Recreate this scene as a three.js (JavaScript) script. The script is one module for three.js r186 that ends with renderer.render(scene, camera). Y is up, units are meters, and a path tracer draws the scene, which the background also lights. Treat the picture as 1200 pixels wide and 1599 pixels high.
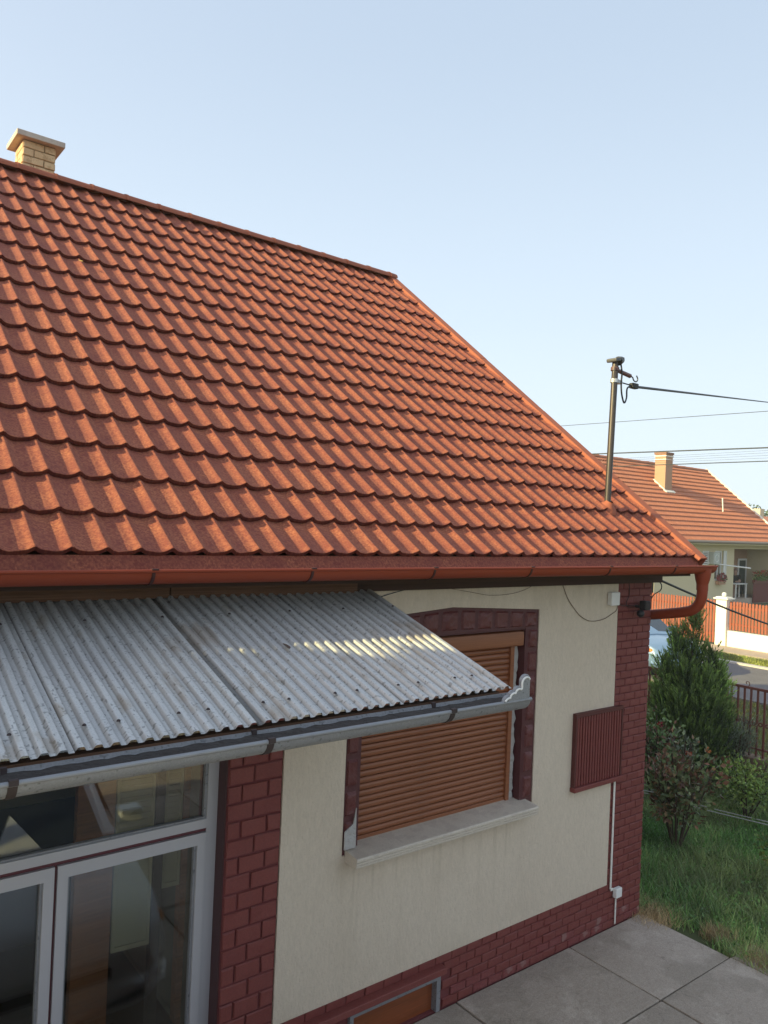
import * as THREE from 'three';
import { mergeGeometries, mergeVertices, toCreasedNormals } from 'three/addons/utils/BufferGeometryUtils.js';
import { RoundedBoxGeometry } from 'three/addons/geometries/RoundedBoxGeometry.js';
import { MarchingCubes } from 'three/addons/objects/MarchingCubes.js';

// ---------------------------------------------------------------- camera, sky, sun, exposure
const scene = new THREE.Scene();
const V = (x, y, z) => new THREE.Vector3(x, y, z);
const CAM = V(0, 3.47, 4.0);
const camera = new THREE.PerspectiveCamera(67.41, 768 / 1024, 0.05, 2000);
{
  const yaw = THREE.MathUtils.degToRad(52.129), pit = THREE.MathUtils.degToRad(0.51), roll = THREE.MathUtils.degToRad(-2.435);
  const F = V(Math.cos(yaw) * Math.cos(pit), Math.sin(pit), -Math.sin(yaw) * Math.cos(pit));
  const R = V(Math.sin(yaw), 0, Math.cos(yaw)), U = R.clone().cross(F);
  const c = Math.cos(roll), s = Math.sin(roll);
  const R2 = R.clone().multiplyScalar(c).addScaledVector(U, -s), U2 = R.clone().multiplyScalar(s).addScaledVector(U, c);
  camera.position.copy(CAM);
  camera.quaternion.setFromRotationMatrix(new THREE.Matrix4().makeBasis(R2, U2, F.clone().negate()));
}
const SUN = V(-0.9125, 0.3640, -0.1856).normalize();
{ // clear hazy late-summer sky: pale at the horizon, bluer overhead, a broad bright glow round the low sun
  const w = 512, h = 256, d = new Float32Array(w * h * 4);
  const mix = (a, b, t) => a.map((x, i) => x + (b[i] - x) * t);
  for (let j = 0; j < h; j++) for (let i = 0; i < w; i++) {
    const lat = ((j + .5) / h - .5) * Math.PI, lon = ((i + .5) / w - .5) * 2 * Math.PI;
    const dx = Math.cos(lat) * Math.cos(lon), dy = Math.sin(lat), dz = Math.cos(lat) * Math.sin(lon);
    const e = Math.max(dy, 0);
    let c = mix([.63, .72, .775], [.545, .65, .755], Math.min(1, e / .25));
    c = mix(c, [.385, .475, .595], THREE.MathUtils.smoothstep(e, .15, .62));
    c = mix(c, [.26, .35, .48], THREE.MathUtils.smoothstep(e, .6, 1));
    const m = Math.max(0, dx * SUN.x + dy * SUN.y + dz * SUN.z);
    const g1 = Math.pow((dx * SUN.x + dy * SUN.y + dz * SUN.z) * .5 + .5, 5), g2 = Math.pow(m, 18);
    c = [c[0] + .40 * g1 + 2.0 * g2, c[1] + .33 * g1 + 1.6 * g2, c[2] + .33 * g1 + 1.15 * g2];
    if (dy < 0) c = mix(c, [.30, .30, .27], Math.min(1, -dy * 12));
    const k = (j * w + i) * 4; d[k] = c[0]; d[k + 1] = c[1]; d[k + 2] = c[2]; d[k + 3] = 1;
  }
  const t = new THREE.DataTexture(d, w, h, THREE.RGBAFormat, THREE.FloatType);
  t.mapping = THREE.EquirectangularReflectionMapping; t.magFilter = t.minFilter = THREE.LinearFilter; t.wrapS = THREE.RepeatWrapping; t.needsUpdate = true;
  scene.background = t; scene.environment = t; scene.environmentIntensity = 1;
}
const sun = new THREE.DirectionalLight(new THREE.Color(1.0, .87, .44), 5.0);
sun.position.copy(SUN).multiplyScalar(60); sun.castShadow = true; sun.shadow.radius = 1.0;
sun.shadow.mapSize.set(4096, 4096);
Object.assign(sun.shadow.camera, { left: -45, right: 45, top: 45, bottom: -45, near: 1, far: 160 });
scene.add(sun); scene.add(sun.target);
scene.fog = new THREE.FogExp2(new THREE.Color(.80, .87, .92), 0.0011);
const renderer = new THREE.WebGLRenderer({ antialias: true });
renderer.shadowMap.enabled = true;
renderer.toneMapping = THREE.LinearToneMapping;
renderer.toneMappingExposure = 1.42;

// ---------------------------------------------------------------- helpers
function rng(a) { return () => { a |= 0; a = a + 0x6D2B79F5 | 0; let t = Math.imul(a ^ a >>> 15, 1 | a); t = t + Math.imul(t ^ t >>> 7, 61 | t) ^ t; return ((t ^ t >>> 14) >>> 0) / 4294967296; }; }
const R0 = rng(7), rr = (a, b, f = R0) => a + (b - a) * f();
const clamp = THREE.MathUtils.clamp, lerp = THREE.MathUtils.lerp, sstep = THREE.MathUtils.smoothstep;
const D2R = Math.PI / 180;
function lattice(p, seed) { const f = rng(seed), a = new Float32Array(p * p); for (let i = 0; i < a.length; i++) a[i] = f(); return a; }
const latCache = new Map();
function vnoise(u, v, px, py, seed) { // tileable value noise, px by py cells over the unit square
  const key = (px * 2048 + py) * 512 + seed; let a = latCache.get(key);
  if (!a) { const f = rng(seed * 131 + px * 17 + py); a = new Float32Array(px * py); for (let i = 0; i < a.length; i++) a[i] = f(); latCache.set(key, a); }
  const x = u * px, y = v * py, ix = Math.floor(x), iy = Math.floor(y), fx = x - ix, fy = y - iy;
  const sx = fx * fx * (3 - 2 * fx), sy = fy * fy * (3 - 2 * fy);
  const x0 = ((ix % px) + px) % px, x1 = (x0 + 1) % px, y0 = ((iy % py) + py) % py, y1 = (y0 + 1) % py;
  return lerp(lerp(a[y0 * px + x0], a[y0 * px + x1], sx), lerp(a[y1 * px + x0], a[y1 * px + x1], sx), sy);
}
function fbm(u, v, px, py, oct, seed) { let s = 0, w = 1, t = 0; for (let o = 0; o < oct; o++) { s += w * vnoise(u, v, px << o, py << o, seed + o); t += w; w *= .55; } return s / t; }
const enc = x => Math.round(255 * clamp(x <= .0031308 ? x * 12.92 : 1.055 * Math.pow(x, 1 / 2.4) - .055, 0, 1));
function tex(n, metres, fn, srgb = true) { // fn(u, v) -> [r, g, b] linear, or one value
  const d = new Uint8Array(n * n * 4);
  for (let j = 0; j < n; j++) for (let i = 0; i < n; i++) {
    let c = fn((i + .5) / n, (j + .5) / n); if (!Array.isArray(c)) c = [c, c, c];
    const k = (j * n + i) * 4;
    for (let q = 0; q < 3; q++) d[k + q] = srgb ? enc(c[q]) : Math.round(255 * clamp(c[q], 0, 1));
    d[k + 3] = 255;
  }
  const t = new THREE.DataTexture(d, n, n); t.wrapS = t.wrapT = THREE.RepeatWrapping; t.magFilter = THREE.LinearFilter; t.minFilter = THREE.LinearMipmapLinearFilter; t.generateMipmaps = true;
  if (srgb) t.colorSpace = THREE.SRGBColorSpace;
  const m = Array.isArray(metres) ? metres : [metres, metres];
  t.repeat.set(1 / m[0], 1 / m[1]); t.needsUpdate = true; return t;
}
const lin = (r, g, b) => new THREE.Color().setRGB(r, g, b);
const mul = (c, k) => c.map(x => x * k), mixc = (a, b, t) => a.map((x, i) => x + (b[i] - x) * t);
const mat = (o) => { if (Array.isArray(o.color)) o.color = lin(...o.color); return new THREE.MeshStandardMaterial({ roughness: .85, ...o }); };
const pmat = (o) => { if (Array.isArray(o.color)) o.color = lin(...o.color); return new THREE.MeshPhysicalMaterial({ roughness: .5, ...o }); };
function uvBox(g, off = [0, 0]) { // uv in metres by the dominant axis of each face
  if (g.index) g = g.toNonIndexed();
  const p = g.attributes.position, uv = new Float32Array(p.count * 2), a = V(0, 0, 0), b = V(0, 0, 0), c = V(0, 0, 0);
  for (let i = 0; i < p.count; i += 3) {
    a.fromBufferAttribute(p, i); b.fromBufferAttribute(p, i + 1); c.fromBufferAttribute(p, i + 2);
    const n = b.clone().sub(a).cross(c.clone().sub(a)), ax = Math.abs(n.x), ay = Math.abs(n.y), az = Math.abs(n.z);
    [a, b, c].forEach((q, k) => {
      const u = ax > ay && ax > az ? q.z : q.x, v = ay > ax && ay > az ? q.z : q.y;
      uv[(i + k) * 2] = u + off[0]; uv[(i + k) * 2 + 1] = v + off[1];
    });
  }
  g.setAttribute('uv', new THREE.BufferAttribute(uv, 2)); return g;
}
const strip = g => { g = g.index ? g.toNonIndexed() : g; for (const k of Object.keys(g.attributes)) if (!['position', 'normal', 'uv', 'color'].includes(k)) g.deleteAttribute(k); return g; };
const merge = a => mergeGeometries(a.map(strip), false);
function box(x0, y0, z0, x1, y1, z1) { const g = new THREE.BoxGeometry(x1 - x0, y1 - y0, z1 - z0); g.translate((x0 + x1) / 2, (y0 + y1) / 2, (z0 + z1) / 2); return uvBox(g); }
function rbox(x0, y0, z0, x1, y1, z1, r = .006, seg = 2) { const g = new RoundedBoxGeometry(x1 - x0, y1 - y0, z1 - z0, seg, r); g.translate((x0 + x1) / 2, (y0 + y1) / 2, (z0 + z1) / 2); return uvBox(g); }
function tube(pts, r, seg = 24, rad = 8, closed = false) { const g = new THREE.TubeGeometry(new THREE.CatmullRomCurve3(pts.map(p => Array.isArray(p) ? V(...p) : p), closed, 'centripetal'), seg, r, rad, closed); return g; }
function cyl(a, b, r0, r1 = r0, n = 12) { const A = V(...a), B = V(...b), L = A.distanceTo(B); const g = new THREE.CylinderGeometry(r1, r0, L, n); g.translate(0, L / 2, 0); g.applyQuaternion(new THREE.Quaternion().setFromUnitVectors(V(0, 1, 0), B.sub(A).normalize())); g.translate(...a); return g; }
const used = {};
function numbered(n) { if (!(n in used)) { used[n] = 0; return n; } used[n]++; return n + '_' + String(used[n]).padStart(3, '0'); }
function mesh(name, g, m, parent, data) { const o = new THREE.Mesh(g, m); o.castShadow = o.receiveShadow = true; o.name = parent && parent !== scene ? name : numbered(name); if (data) Object.assign(o.userData, data); (parent || scene).add(o); return o; }
function group(name, parent, data) { const o = new THREE.Group(); o.name = parent && parent !== scene ? name : numbered(name); if (data) Object.assign(o.userData, data); (parent || scene).add(o); return o; }
function rebase(g, x, y, z) { g.position.set(x, y, z); for (const c of g.children) { c.position.x -= x; c.position.y -= y; c.position.z -= z; } return g; }
const thing = (label, category, grp) => grp ? { label, category, group: grp } : { label, category };
const structure = { kind: 'structure' };
// extruded polygon in the xy plane between z0 and z1, with holes
function slab(poly, holes, z0, z1) {
  const s = new THREE.Shape(poly.map(p => new THREE.Vector2(...p)));
  for (const h of holes) s.holes.push(new THREE.Path(h.map(p => new THREE.Vector2(...p))));
  const g = new THREE.ExtrudeGeometry(s, { depth: z1 - z0, bevelEnabled: false }); g.translate(0, 0, z0); return uvBox(g);
}
const rect = (x0, y0, x1, y1) => [[x0, y0], [x1, y0], [x1, y1], [x0, y1]];
// profile [z, y] swept along x
function sweepX(prof, x0, x1, closed = true, crease = .5) {
  const g = new THREE.BufferGeometry(), P = [], n = prof.length, I = [];
  for (const x of [x0, x1]) for (const [z, y] of prof) P.push(x, y, z);
  for (let i = 0; i < (closed ? n : n - 1); i++) { const j = (i + 1) % n; I.push(i, j, n + i, j, n + j, n + i); }
  g.setAttribute('position', new THREE.Float32BufferAttribute(P, 3)); g.setIndex(I);
  let o = g.toNonIndexed();
  if (closed) { const f = THREE.ShapeUtils.triangulateShape(prof.map(p => new THREE.Vector2(...p)), []); const q = []; for (const [a, b, c] of f) { for (const k of [a, b, c]) q.push(x0, prof[k][1], prof[k][0]); for (const k of [a, c, b]) q.push(x1, prof[k][1], prof[k][0]); } const e = new THREE.BufferGeometry(); e.setAttribute('position', new THREE.Float32BufferAttribute(q, 3)); o = mergeGeometries([o, e]); }
  return uvBox(toCreasedNormals(o, crease));
}
// brick or stone: chamfered face towards +z, back on z = 0, slightly uneven
function brickGeo(w, h, d, c, f = R0, u = .0015) {
  const hw = w / 2, hh = h / 2, j = () => (f() - .5) * 2 * u;
  const b = [[-hw, -hh, 0], [hw, -hh, 0], [hw, hh, 0], [-hw, hh, 0]], m = b.map(p => [p[0] + j(), p[1] + j(), d - c + j() * .5]), t = b.map(p => [p[0] - Math.sign(p[0]) * c + j(), p[1] - Math.sign(p[1]) * c + j(), d + j()]);
  const P = []; const q = (a, b2, c2, d2) => P.push(...a, ...b2, ...c2, ...a, ...c2, ...d2);
  for (let i = 0; i < 4; i++) { const k = (i + 1) % 4; q(b[i], b[k], m[k], m[i]); q(m[i], m[k], t[k], t[i]); }
  q(t[0], t[1], t[2], t[3]);
  const g = new THREE.BufferGeometry(); g.setAttribute('position', new THREE.Float32BufferAttribute(P, 3)); g.computeVertexNormals(); return uvBox(g, [f() * 3, f() * 3]);
}

// ---------------------------------------------------------------- materials
const T = {};
T.grit = tex(512, .35, (u, v) => .5 + .5 * (vnoise(u, v, 170, 170, 3) - .5) + .5 * (vnoise(u, v, 110, 110, 5) - .5), false);
T.granule = tex(1024, [1.15, 1.15], (u, v) => {
  const g = vnoise(u, v, 330, 330, 11), g2 = vnoise(u, v, 150, 150, 12), l = fbm(u, v, 5, 5, 4, 13);
  let c = mixc([.255, .062, .040], [.37, .130, .062], g2); c = mul(c, .62 + .40 * g + .32 * g2); c = mixc(c, [.19, .043, .034], clamp(l * 1.3 - .4, 0, .5)); return c;
});
T.stucco = tex(1024, 3.4, (u, v) => { // weathering laid out for the wall: runs under the sill, splash above the plinth, grime under the eave
  const l = fbm(u, v, 7, 7, 5, 21), f = vnoise(u, v, 420, 330, 23), s = fbm(u, v, 200, 80, 2, 22), x = ((u * 3.4 - 2.4) % 3.4 + 3.4) % 3.4 + 2.4, y = v * 3.4;
  let k = 0; const run = fbm(u, v, 60, 3, 3, 24);
  if (x > 2.86 && x < 4.66 && y < 1.26) k += sstep(run, .50, .78) * Math.exp(-(1.26 - y) * 2.2) * .8 + .35 * Math.exp(-(1.26 - y) * 14);
  k += Math.max(0, 1 - Math.abs(x - 2.90) / .10) * (y < 1.3 ? Math.exp(-(1.3 - y) * 2) : 0) * .5;
  k += .55 * sstep(l, .35, .7) * Math.exp(-Math.max(0, y - .38) * 7) + .5 * sstep(run, .4, .75) * Math.exp(-Math.max(0, 3.0 - y) * 5);
  return mixc(mul(mixc([.57, .475, .37], [.645, .55, .435], l), .91 + .10 * s + .07 * f), [.36, .29, .20], clamp(k, 0, 1) * .42);
});
T.stuccoB = tex(1024, 1.3, (u, v) => { const s = fbm(u, v, 120, 60, 2, 25), f = vnoise(u, v, 330, 330, 26); const k = sstep(vnoise(u, v, 110, 40, 27), .60, .78); return .55 * s + .35 * f - .3 * k + .15; }, false);
T.maroon = tex(512, .9, (u, v) => { const l = fbm(u, v, 6, 6, 5, 31), f = vnoise(u, v, 200, 200, 33); let c = mixc([.158, .032, .028], [.205, .048, .039], l); return mul(c, .86 + .26 * f); });
T.chip = tex(512, .7, (u, v) => { const l = fbm(u, v, 9, 9, 5, 35); const k = sstep(l, .57, .70); return mixc(mul([.19, .045, .042], .85 + .3 * vnoise(u, v, 90, 90, 36)), [.30, .20, .17], k * .45); });
T.roughB = tex(512, .5, (u, v) => fbm(u, v, 14, 14, 5, 41), false);
T.metal = tex(512, [.9, .9], (u, v) => { const l = fbm(u, v, 5, 5, 5, 51), f = vnoise(u, v, 190, 190, 52), sp = sstep(vnoise(u, v, 70, 70, 53), .80, .93); return mul(mixc([.37, .385, .40], [.50, .50, .495], l), (.86 + .2 * f) * (1 - .42 * sp)); });
T.sheet = tex(1024, [1.1, 1.3], (u, v) => {
  const l = fbm(u, v, 6, 3, 5, 61), f = vnoise(u, v, 330, 390, 62), sp = sstep(vnoise(u, v, 130, 150, 63), .76, .9), st = fbm(u, v, 40, 2, 3, 64), rust = sstep(fbm(u, v, 9, 5, 4, 65), .60, .74);
  let c = mixc([.48, .48, .48], [.62, .605, .57], l); c = mul(c, .80 + .18 * f + .18 * st); c = mul(c, 1 - .45 * sp); return mixc(c, [.33, .25, .17], rust * .45);
});
T.concrete = tex(1024, 1.9, (u, v) => { const l = fbm(u, v, 3, 3, 6, 71), f = vnoise(u, v, 420, 420, 72), s = sstep(fbm(u, v, 5, 5, 5, 73), .52, .66); let c = mixc([.31, .255, .20], [.48, .40, .33], l); c = mixc(c, [.22, .185, .14], s * .38); const ck = Math.abs(fbm(u, v, 4, 4, 5, 75) - .5); c = mul(c, 1 - .35 * Math.exp(-ck * 420) * sstep(fbm(u, v, 3, 3, 2, 78), .5, .6)); c = mixc(c, [.55, .47, .39], sstep(fbm(u, v, 9, 9, 5, 79), .6, .75) * .35); return mul(c, .78 + .42 * f); });
T.wood = tex(512, [.9, .28], (u, v) => { const g = fbm(u, v, 2, 40, 4, 81), l = fbm(u, v, 3, 5, 4, 82); return mul(mixc([.15, .085, .05], [.34, .22, .14], g), .7 + .6 * l); });
T.slat = tex(512, [.8, .25], (u, v) => { const g = fbm(u, v, 3, 46, 4, 91), d = fbm(u, v, 4, 8, 4, 92); return mul(mixc([.19, .061, .025], [.295, .105, .043], g), .8 + .35 * d); });
T.stone = tex(512, .8, (u, v) => { const l = fbm(u, v, 6, 6, 6, 101), f = vnoise(u, v, 180, 180, 102), k = sstep(fbm(u, v, 14, 14, 3, 103), .56, .66); return mul(mixc(mixc([.50, .43, .35], [.60, .53, .44], l), [.42, .35, .30], k * .35), .9 + .18 * f); });
T.yellow = tex(512, .6, (u, v) => { const l = fbm(u, v, 5, 7, 5, 111), k = sstep(fbm(u, v, 13, 13, 4, 112), .55, .68); return mul(mixc(mixc([.56, .38, .21], [.68, .49, .29], l), [.36, .21, .10], k * .5), .9 + .2 * vnoise(u, v, 170, 170, 113)); });
T.ground = tex(512, 4, (u, v) => { const l = fbm(u, v, 8, 8, 6, 121); return mixc([.055, .075, .025], [.11, .12, .045], l); });
T.asphalt = tex(512, 2.5, (u, v) => { const l = fbm(u, v, 5, 5, 6, 131), f = vnoise(u, v, 200, 200, 132); return mul([.15, .14, .138], .65 + .4 * l + .35 * f); });
T.paving = tex(512, 2.5, (u, v) => { const l = fbm(u, v, 5, 5, 6, 141); return mixc([.33, .26, .20], [.45, .37, .30], l); });
T.orange = tex(512, 2, (u, v) => { const l = fbm(u, v, 14, 10, 5, 151), f = vnoise(u, v, 120, 120, 152); return mul(mixc([.40, .13, .06], [.52, .20, .105], l), .85 + .3 * f); });
T.picket = tex(512, [1, 1], (u, v) => { const l = fbm(u, v, 18, 4, 5, 161); return mixc([.20, .045, .02], [.31, .085, .04], l); });

const M = {
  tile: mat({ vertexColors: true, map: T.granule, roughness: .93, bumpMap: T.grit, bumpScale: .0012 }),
  trim: mat({ color: [.34, .10, .050], roughness: .8, bumpMap: T.grit, bumpScale: .0006 }),
  gutter: pmat({ color: [.27, .050, .022], roughness: .5, specularIntensity: .45 }),
  gutterDark: mat({ color: [.05, .011, .008], roughness: .6 }),
  stucco: mat({ map: T.stucco, roughness: .95, bumpMap: T.stuccoB, bumpScale: .0035 }),
  maroon: mat({ map: T.maroon, roughness: .62, bumpMap: T.roughB, bumpScale: .003 }),
  chip: mat({ map: T.chip, roughness: .8, bumpMap: T.roughB, bumpScale: .004 }),
  mortar: mat({ color: [.15, .034, .034], roughness: .9, bumpMap: T.roughB, bumpScale: .003 }),
  stoneM: mat({ map: T.maroon, color: [.66, .70, .8], roughness: .5, bumpMap: T.roughB, bumpScale: .008 }),
  dark: mat({ color: [.022, .014, .012], roughness: .8 }),
  reveal: mat({ color: [.085, .022, .024], roughness: .6, bumpMap: T.roughB, bumpScale: .004 }),
  render: mat({ color: [.42, .40, .38], roughness: .95, bumpMap: T.roughB, bumpScale: .02 }),
  zinc: mat({ map: T.metal, color: [.62, .62, .65], metalness: .3, roughness: .5 }),
  zincDark: mat({ color: [.05, .035, .035], metalness: .3, roughness: .6 }),
  sheet: mat({ map: T.sheet, vertexColors: true, metalness: .25, roughness: .42 }),
  wood: mat({ map: T.wood, roughness: .85, bumpMap: T.wood, bumpScale: .002 }),
  woodDark: mat({ map: T.wood, color: [.30, .24, .22], roughness: .8 }),
  slat: mat({ map: T.slat, roughness: .42 }),
  sill: mat({ map: T.stone, roughness: .55 }),
  yellow: mat({ map: T.yellow, roughness: .9, bumpMap: T.roughB, bumpScale: .004 }),
  capstone: mat({ map: T.stone, color: [.95, .93, .95], roughness: .8 }),
  yMortar: mat({ color: [.33, .24, .14], roughness: .95 }),
  frame: mat({ color: [.47, .46, .48], roughness: .5, metalness: .2, map: null }),
  seam: mat({ color: [.10, .022, .03], roughness: .6 }),
  glass: pmat({ color: [.97, .98, .97], roughness: 0.0, transmission: 1, thickness: 0, ior: 1.52 }),
  concrete: mat({ map: T.concrete, roughness: .92, bumpMap: T.roughB, bumpScale: .006 }),
  concrete2: mat({ map: T.concrete, color: [.92, .89, .86], roughness: .92, bumpMap: T.roughB, bumpScale: .004 }),
  soil: mat({ color: [.045, .04, .028], roughness: 1 }),
  ground: mat({ map: T.ground, roughness: 1 }),
  asphalt: mat({ map: T.asphalt, roughness: .9 }),
  paving: mat({ map: T.paving, roughness: .9 }),
  kerb: mat({ color: [.5, .46, .42], roughness: .9 }),
  steel: mat({ color: [.075, .062, .056], metalness: .5, roughness: .42 }),
  steelCap: mat({ color: [.13, .13, .13], metalness: .6, roughness: .5 }),
  galv: mat({ color: [.55, .55, .55], metalness: .6, roughness: .4 }),
  rubber: mat({ color: [.022, .022, .025], roughness: .6 }),
  cable: mat({ color: [.05, .055, .058], roughness: .7 }),
  cableBrown: mat({ color: [.16, .11, .075], roughness: .7 }),
  white: mat({ color: [.72, .71, .68], roughness: .55 }),
  whiteRough: mat({ color: [.72, .69, .63], roughness: .9, bumpMap: T.roughB, bumpScale: .008 }),
  iron: mat({ color: [.17, .055, .038], roughness: .6 }),
  ironBase: mat({ map: T.concrete, color: [.62, .48, .40], roughness: .95, bumpMap: T.roughB, bumpScale: .01 }),
  tileFar: mat({ map: T.orange, roughness: .85 }),
  brickFar: mat({ color: [.46, .27, .17], roughness: .9, bumpMap: T.roughB, bumpScale: .01 }),
  wallFar: mat({ color: [.64, .55, .36], roughness: .95, bumpMap: T.roughB, bumpScale: .006 }),
  picket: mat({ map: T.picket, roughness: .7 }),
  post: mat({ color: [.80, .76, .66], roughness: .85, bumpMap: T.roughB, bumpScale: .006 }),
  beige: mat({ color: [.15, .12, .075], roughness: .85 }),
  brown: mat({ map: T.wood, color: [1, .62, .36], roughness: .6 }),
};
const leafMat = (rough = .6, tr = .3) => { const m = pmat({ color: [1, 1, 1], roughness: Math.max(rough, .7), transmission: tr, thickness: 0, side: THREE.DoubleSide }); m.vertexColors = true; return m; };
M.leaf = leafMat(.8, .25); M.needle = leafMat(.8, .3); M.blade = pmat({ color: [1, 1, 1], roughness: .8, transmission: .35, thickness: 0, side: THREE.DoubleSide });

// ================================================================ SETTING
{
  const g = new THREE.PlaneGeometry(1600, 1600); g.rotateX(-Math.PI / 2); g.translate(0, -.05, 0);
  mesh('ground', uvBox(g), M.ground, scene, structure);
  // road along z, beyond the garden fence
  mesh('road', box(16.1, -.3, -200, 20.15, -.012, 200), M.asphalt, scene, structure);
  mesh('kerb', box(20.15, -.3, -200, 20.32, .035, 200), M.kerb, scene, structure);
  mesh('sidewalk', box(21.75, -.3, -200, 22.85, .02, 200), M.paving, scene, structure);
  // concrete yard: separate slabs with soil in the joints
  const yard = group('pavement', scene, structure);
  mesh('joint_bed', merge([box(-6, -.2, -.02, 6.262, -.022, 7.5), box(6.262, -.2, .85, 6.61, -.022, 7.5)]), M.soil, yard);
  const xs = [-6, -3.71, -2.43, -1.15, .13, 1.41, 2.69, 3.965, 5.248, 6.255, 6.62], zs = [.0, .84, 2.1, 3.4, 4.7, 6.0, 7.4], f = rng(5);
  for (let i = 0; i < xs.length - 1; i++) for (let k = 0; k < zs.length - 1; k++) {
    if (i === xs.length - 2 && k === 0) continue;
    const wide = i === 8 || i === 7;
    const g2 = rbox(xs[i] + .007, -.12, zs[k] + (k ? .007 : .0), xs[i + 1] - .007, -.004 + (f() - .5) * .008, zs[k + 1] - .007, .006, 1);
    const o = [f() * 5, f() * 5], uv = g2.attributes.uv; for (let q = 0; q < uv.count; q++) uv.setXY(q, uv.getX(q) + o[0], uv.getY(q) + o[1]);
    mesh('concrete_slab', g2, f() < .5 ? M.concrete : M.concrete2, yard);
  }
}

// ================================================================ HOUSE
const house = group('house', scene, thing('cream rendered house with red tiled roof, maroon brick corners and a shuttered window', 'house'));
const XR = 6.235;
{ // walls
  const holes = [rect(-.9, 0, 2.066, 2.75), rect(3.0, 1.30, 4.575, 2.70), rect(3.0, .0, 3.79, .262)];
  const wall = mesh('wall', merge([
    slab([[-6, -.15], [XR, -.15], [XR, 3.08], [-6, 3.08]], holes, -.38, -.014),
    box(-6, -.15, -8.44, XR, 3.08, -8.10),
    slab([[0, -.15], [8.06, -.15], [8.06, 3.08], [4.23, 6.45], [0, 3.08]], [], -.36, 0).rotateY(Math.PI / 2).translate(XR, 0, -.02).translate(0, 0, 0),
    slab([[0, -.15], [8.06, -.15], [8.06, 3.08], [4.23, 6.45], [0, 3.08]], [], 0, .36).rotateY(Math.PI / 2).translate(-6, 0, -.02),
  ]), M.mortar, house);
  // cream render coat, cut round the window surround
  const sur = [[2.885, 1.30], [4.70, 1.30], [4.70, 2.812], [3.77, 2.862], [2.885, 2.80]];
  mesh('stucco', slab([[2.428, .386], [5.722, .386], [5.722, 3.08], [2.428, 3.08]], [sur], -.0135, .002), M.stucco, house);
  mesh('stucco', slab(rect(-6, .386, -.9, 3.08), [], -.0135, .002), M.stucco, house);
  mesh('foundation_strip', box(XR + .001, -.1, -8.3, XR + .02, .38, -.05), M.mortar, house);
}
{ // brick facings, painted maroon: corner pilaster and plinth, tall pier beside the glazed porch
  const f = rng(77), vs = {};
  const geo = (w, h) => { const k = w.toFixed(3) + h; if (!vs[k]) vs[k] = [0, 1, 2].map(() => brickGeo(w, h, .0115, .005, f, .0025)); return vs[k][Math.floor(f() * 3)]; };
  const lay = (parent, x0, x1, y0, y1, ch, bl, joint, skip) => {
    const rows = Math.round((y1 - y0) / ch);
    for (let r = 0; r < rows; r++) {
      let x = x0, cut = (r % 2 ? bl * .5 : bl) * (.95 + .1 * f());
      while (x < x1 - .015) {
        let w = Math.min(cut, x1 - x); if (x1 - x - w < .045) w = x1 - x; cut = bl;
        const cx = x + w / 2, cy = y0 + (r + .5) * ch;
        if (!(skip && skip(cx, cy))) {
          const ww = Math.round((w - joint) * 200) / 200;
          const m = mesh('brick', geo(ww, ch - joint), (cy < .13 && f() < .6) ? M.chip : M.maroon, parent);
          m.position.set(cx, cy, -.0115 + (f() - .5) * .0035);
        }
        x += w;
      }
    }
  };
  const pil = group('corner_pilaster', house); lay(pil, 5.724, XR, .39, 3.07, .0655, .155, .007);
  const pli = group('plinth', house); lay(pli, 2.428, XR, 0, .39, .065, .155, .007, (x, y) => x < 3.84 && y < .33);
  const pier = group('porch_pier', house); lay(pier, 2.066, 2.426, 0, 3.04, .105, .172, .012);
}
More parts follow.
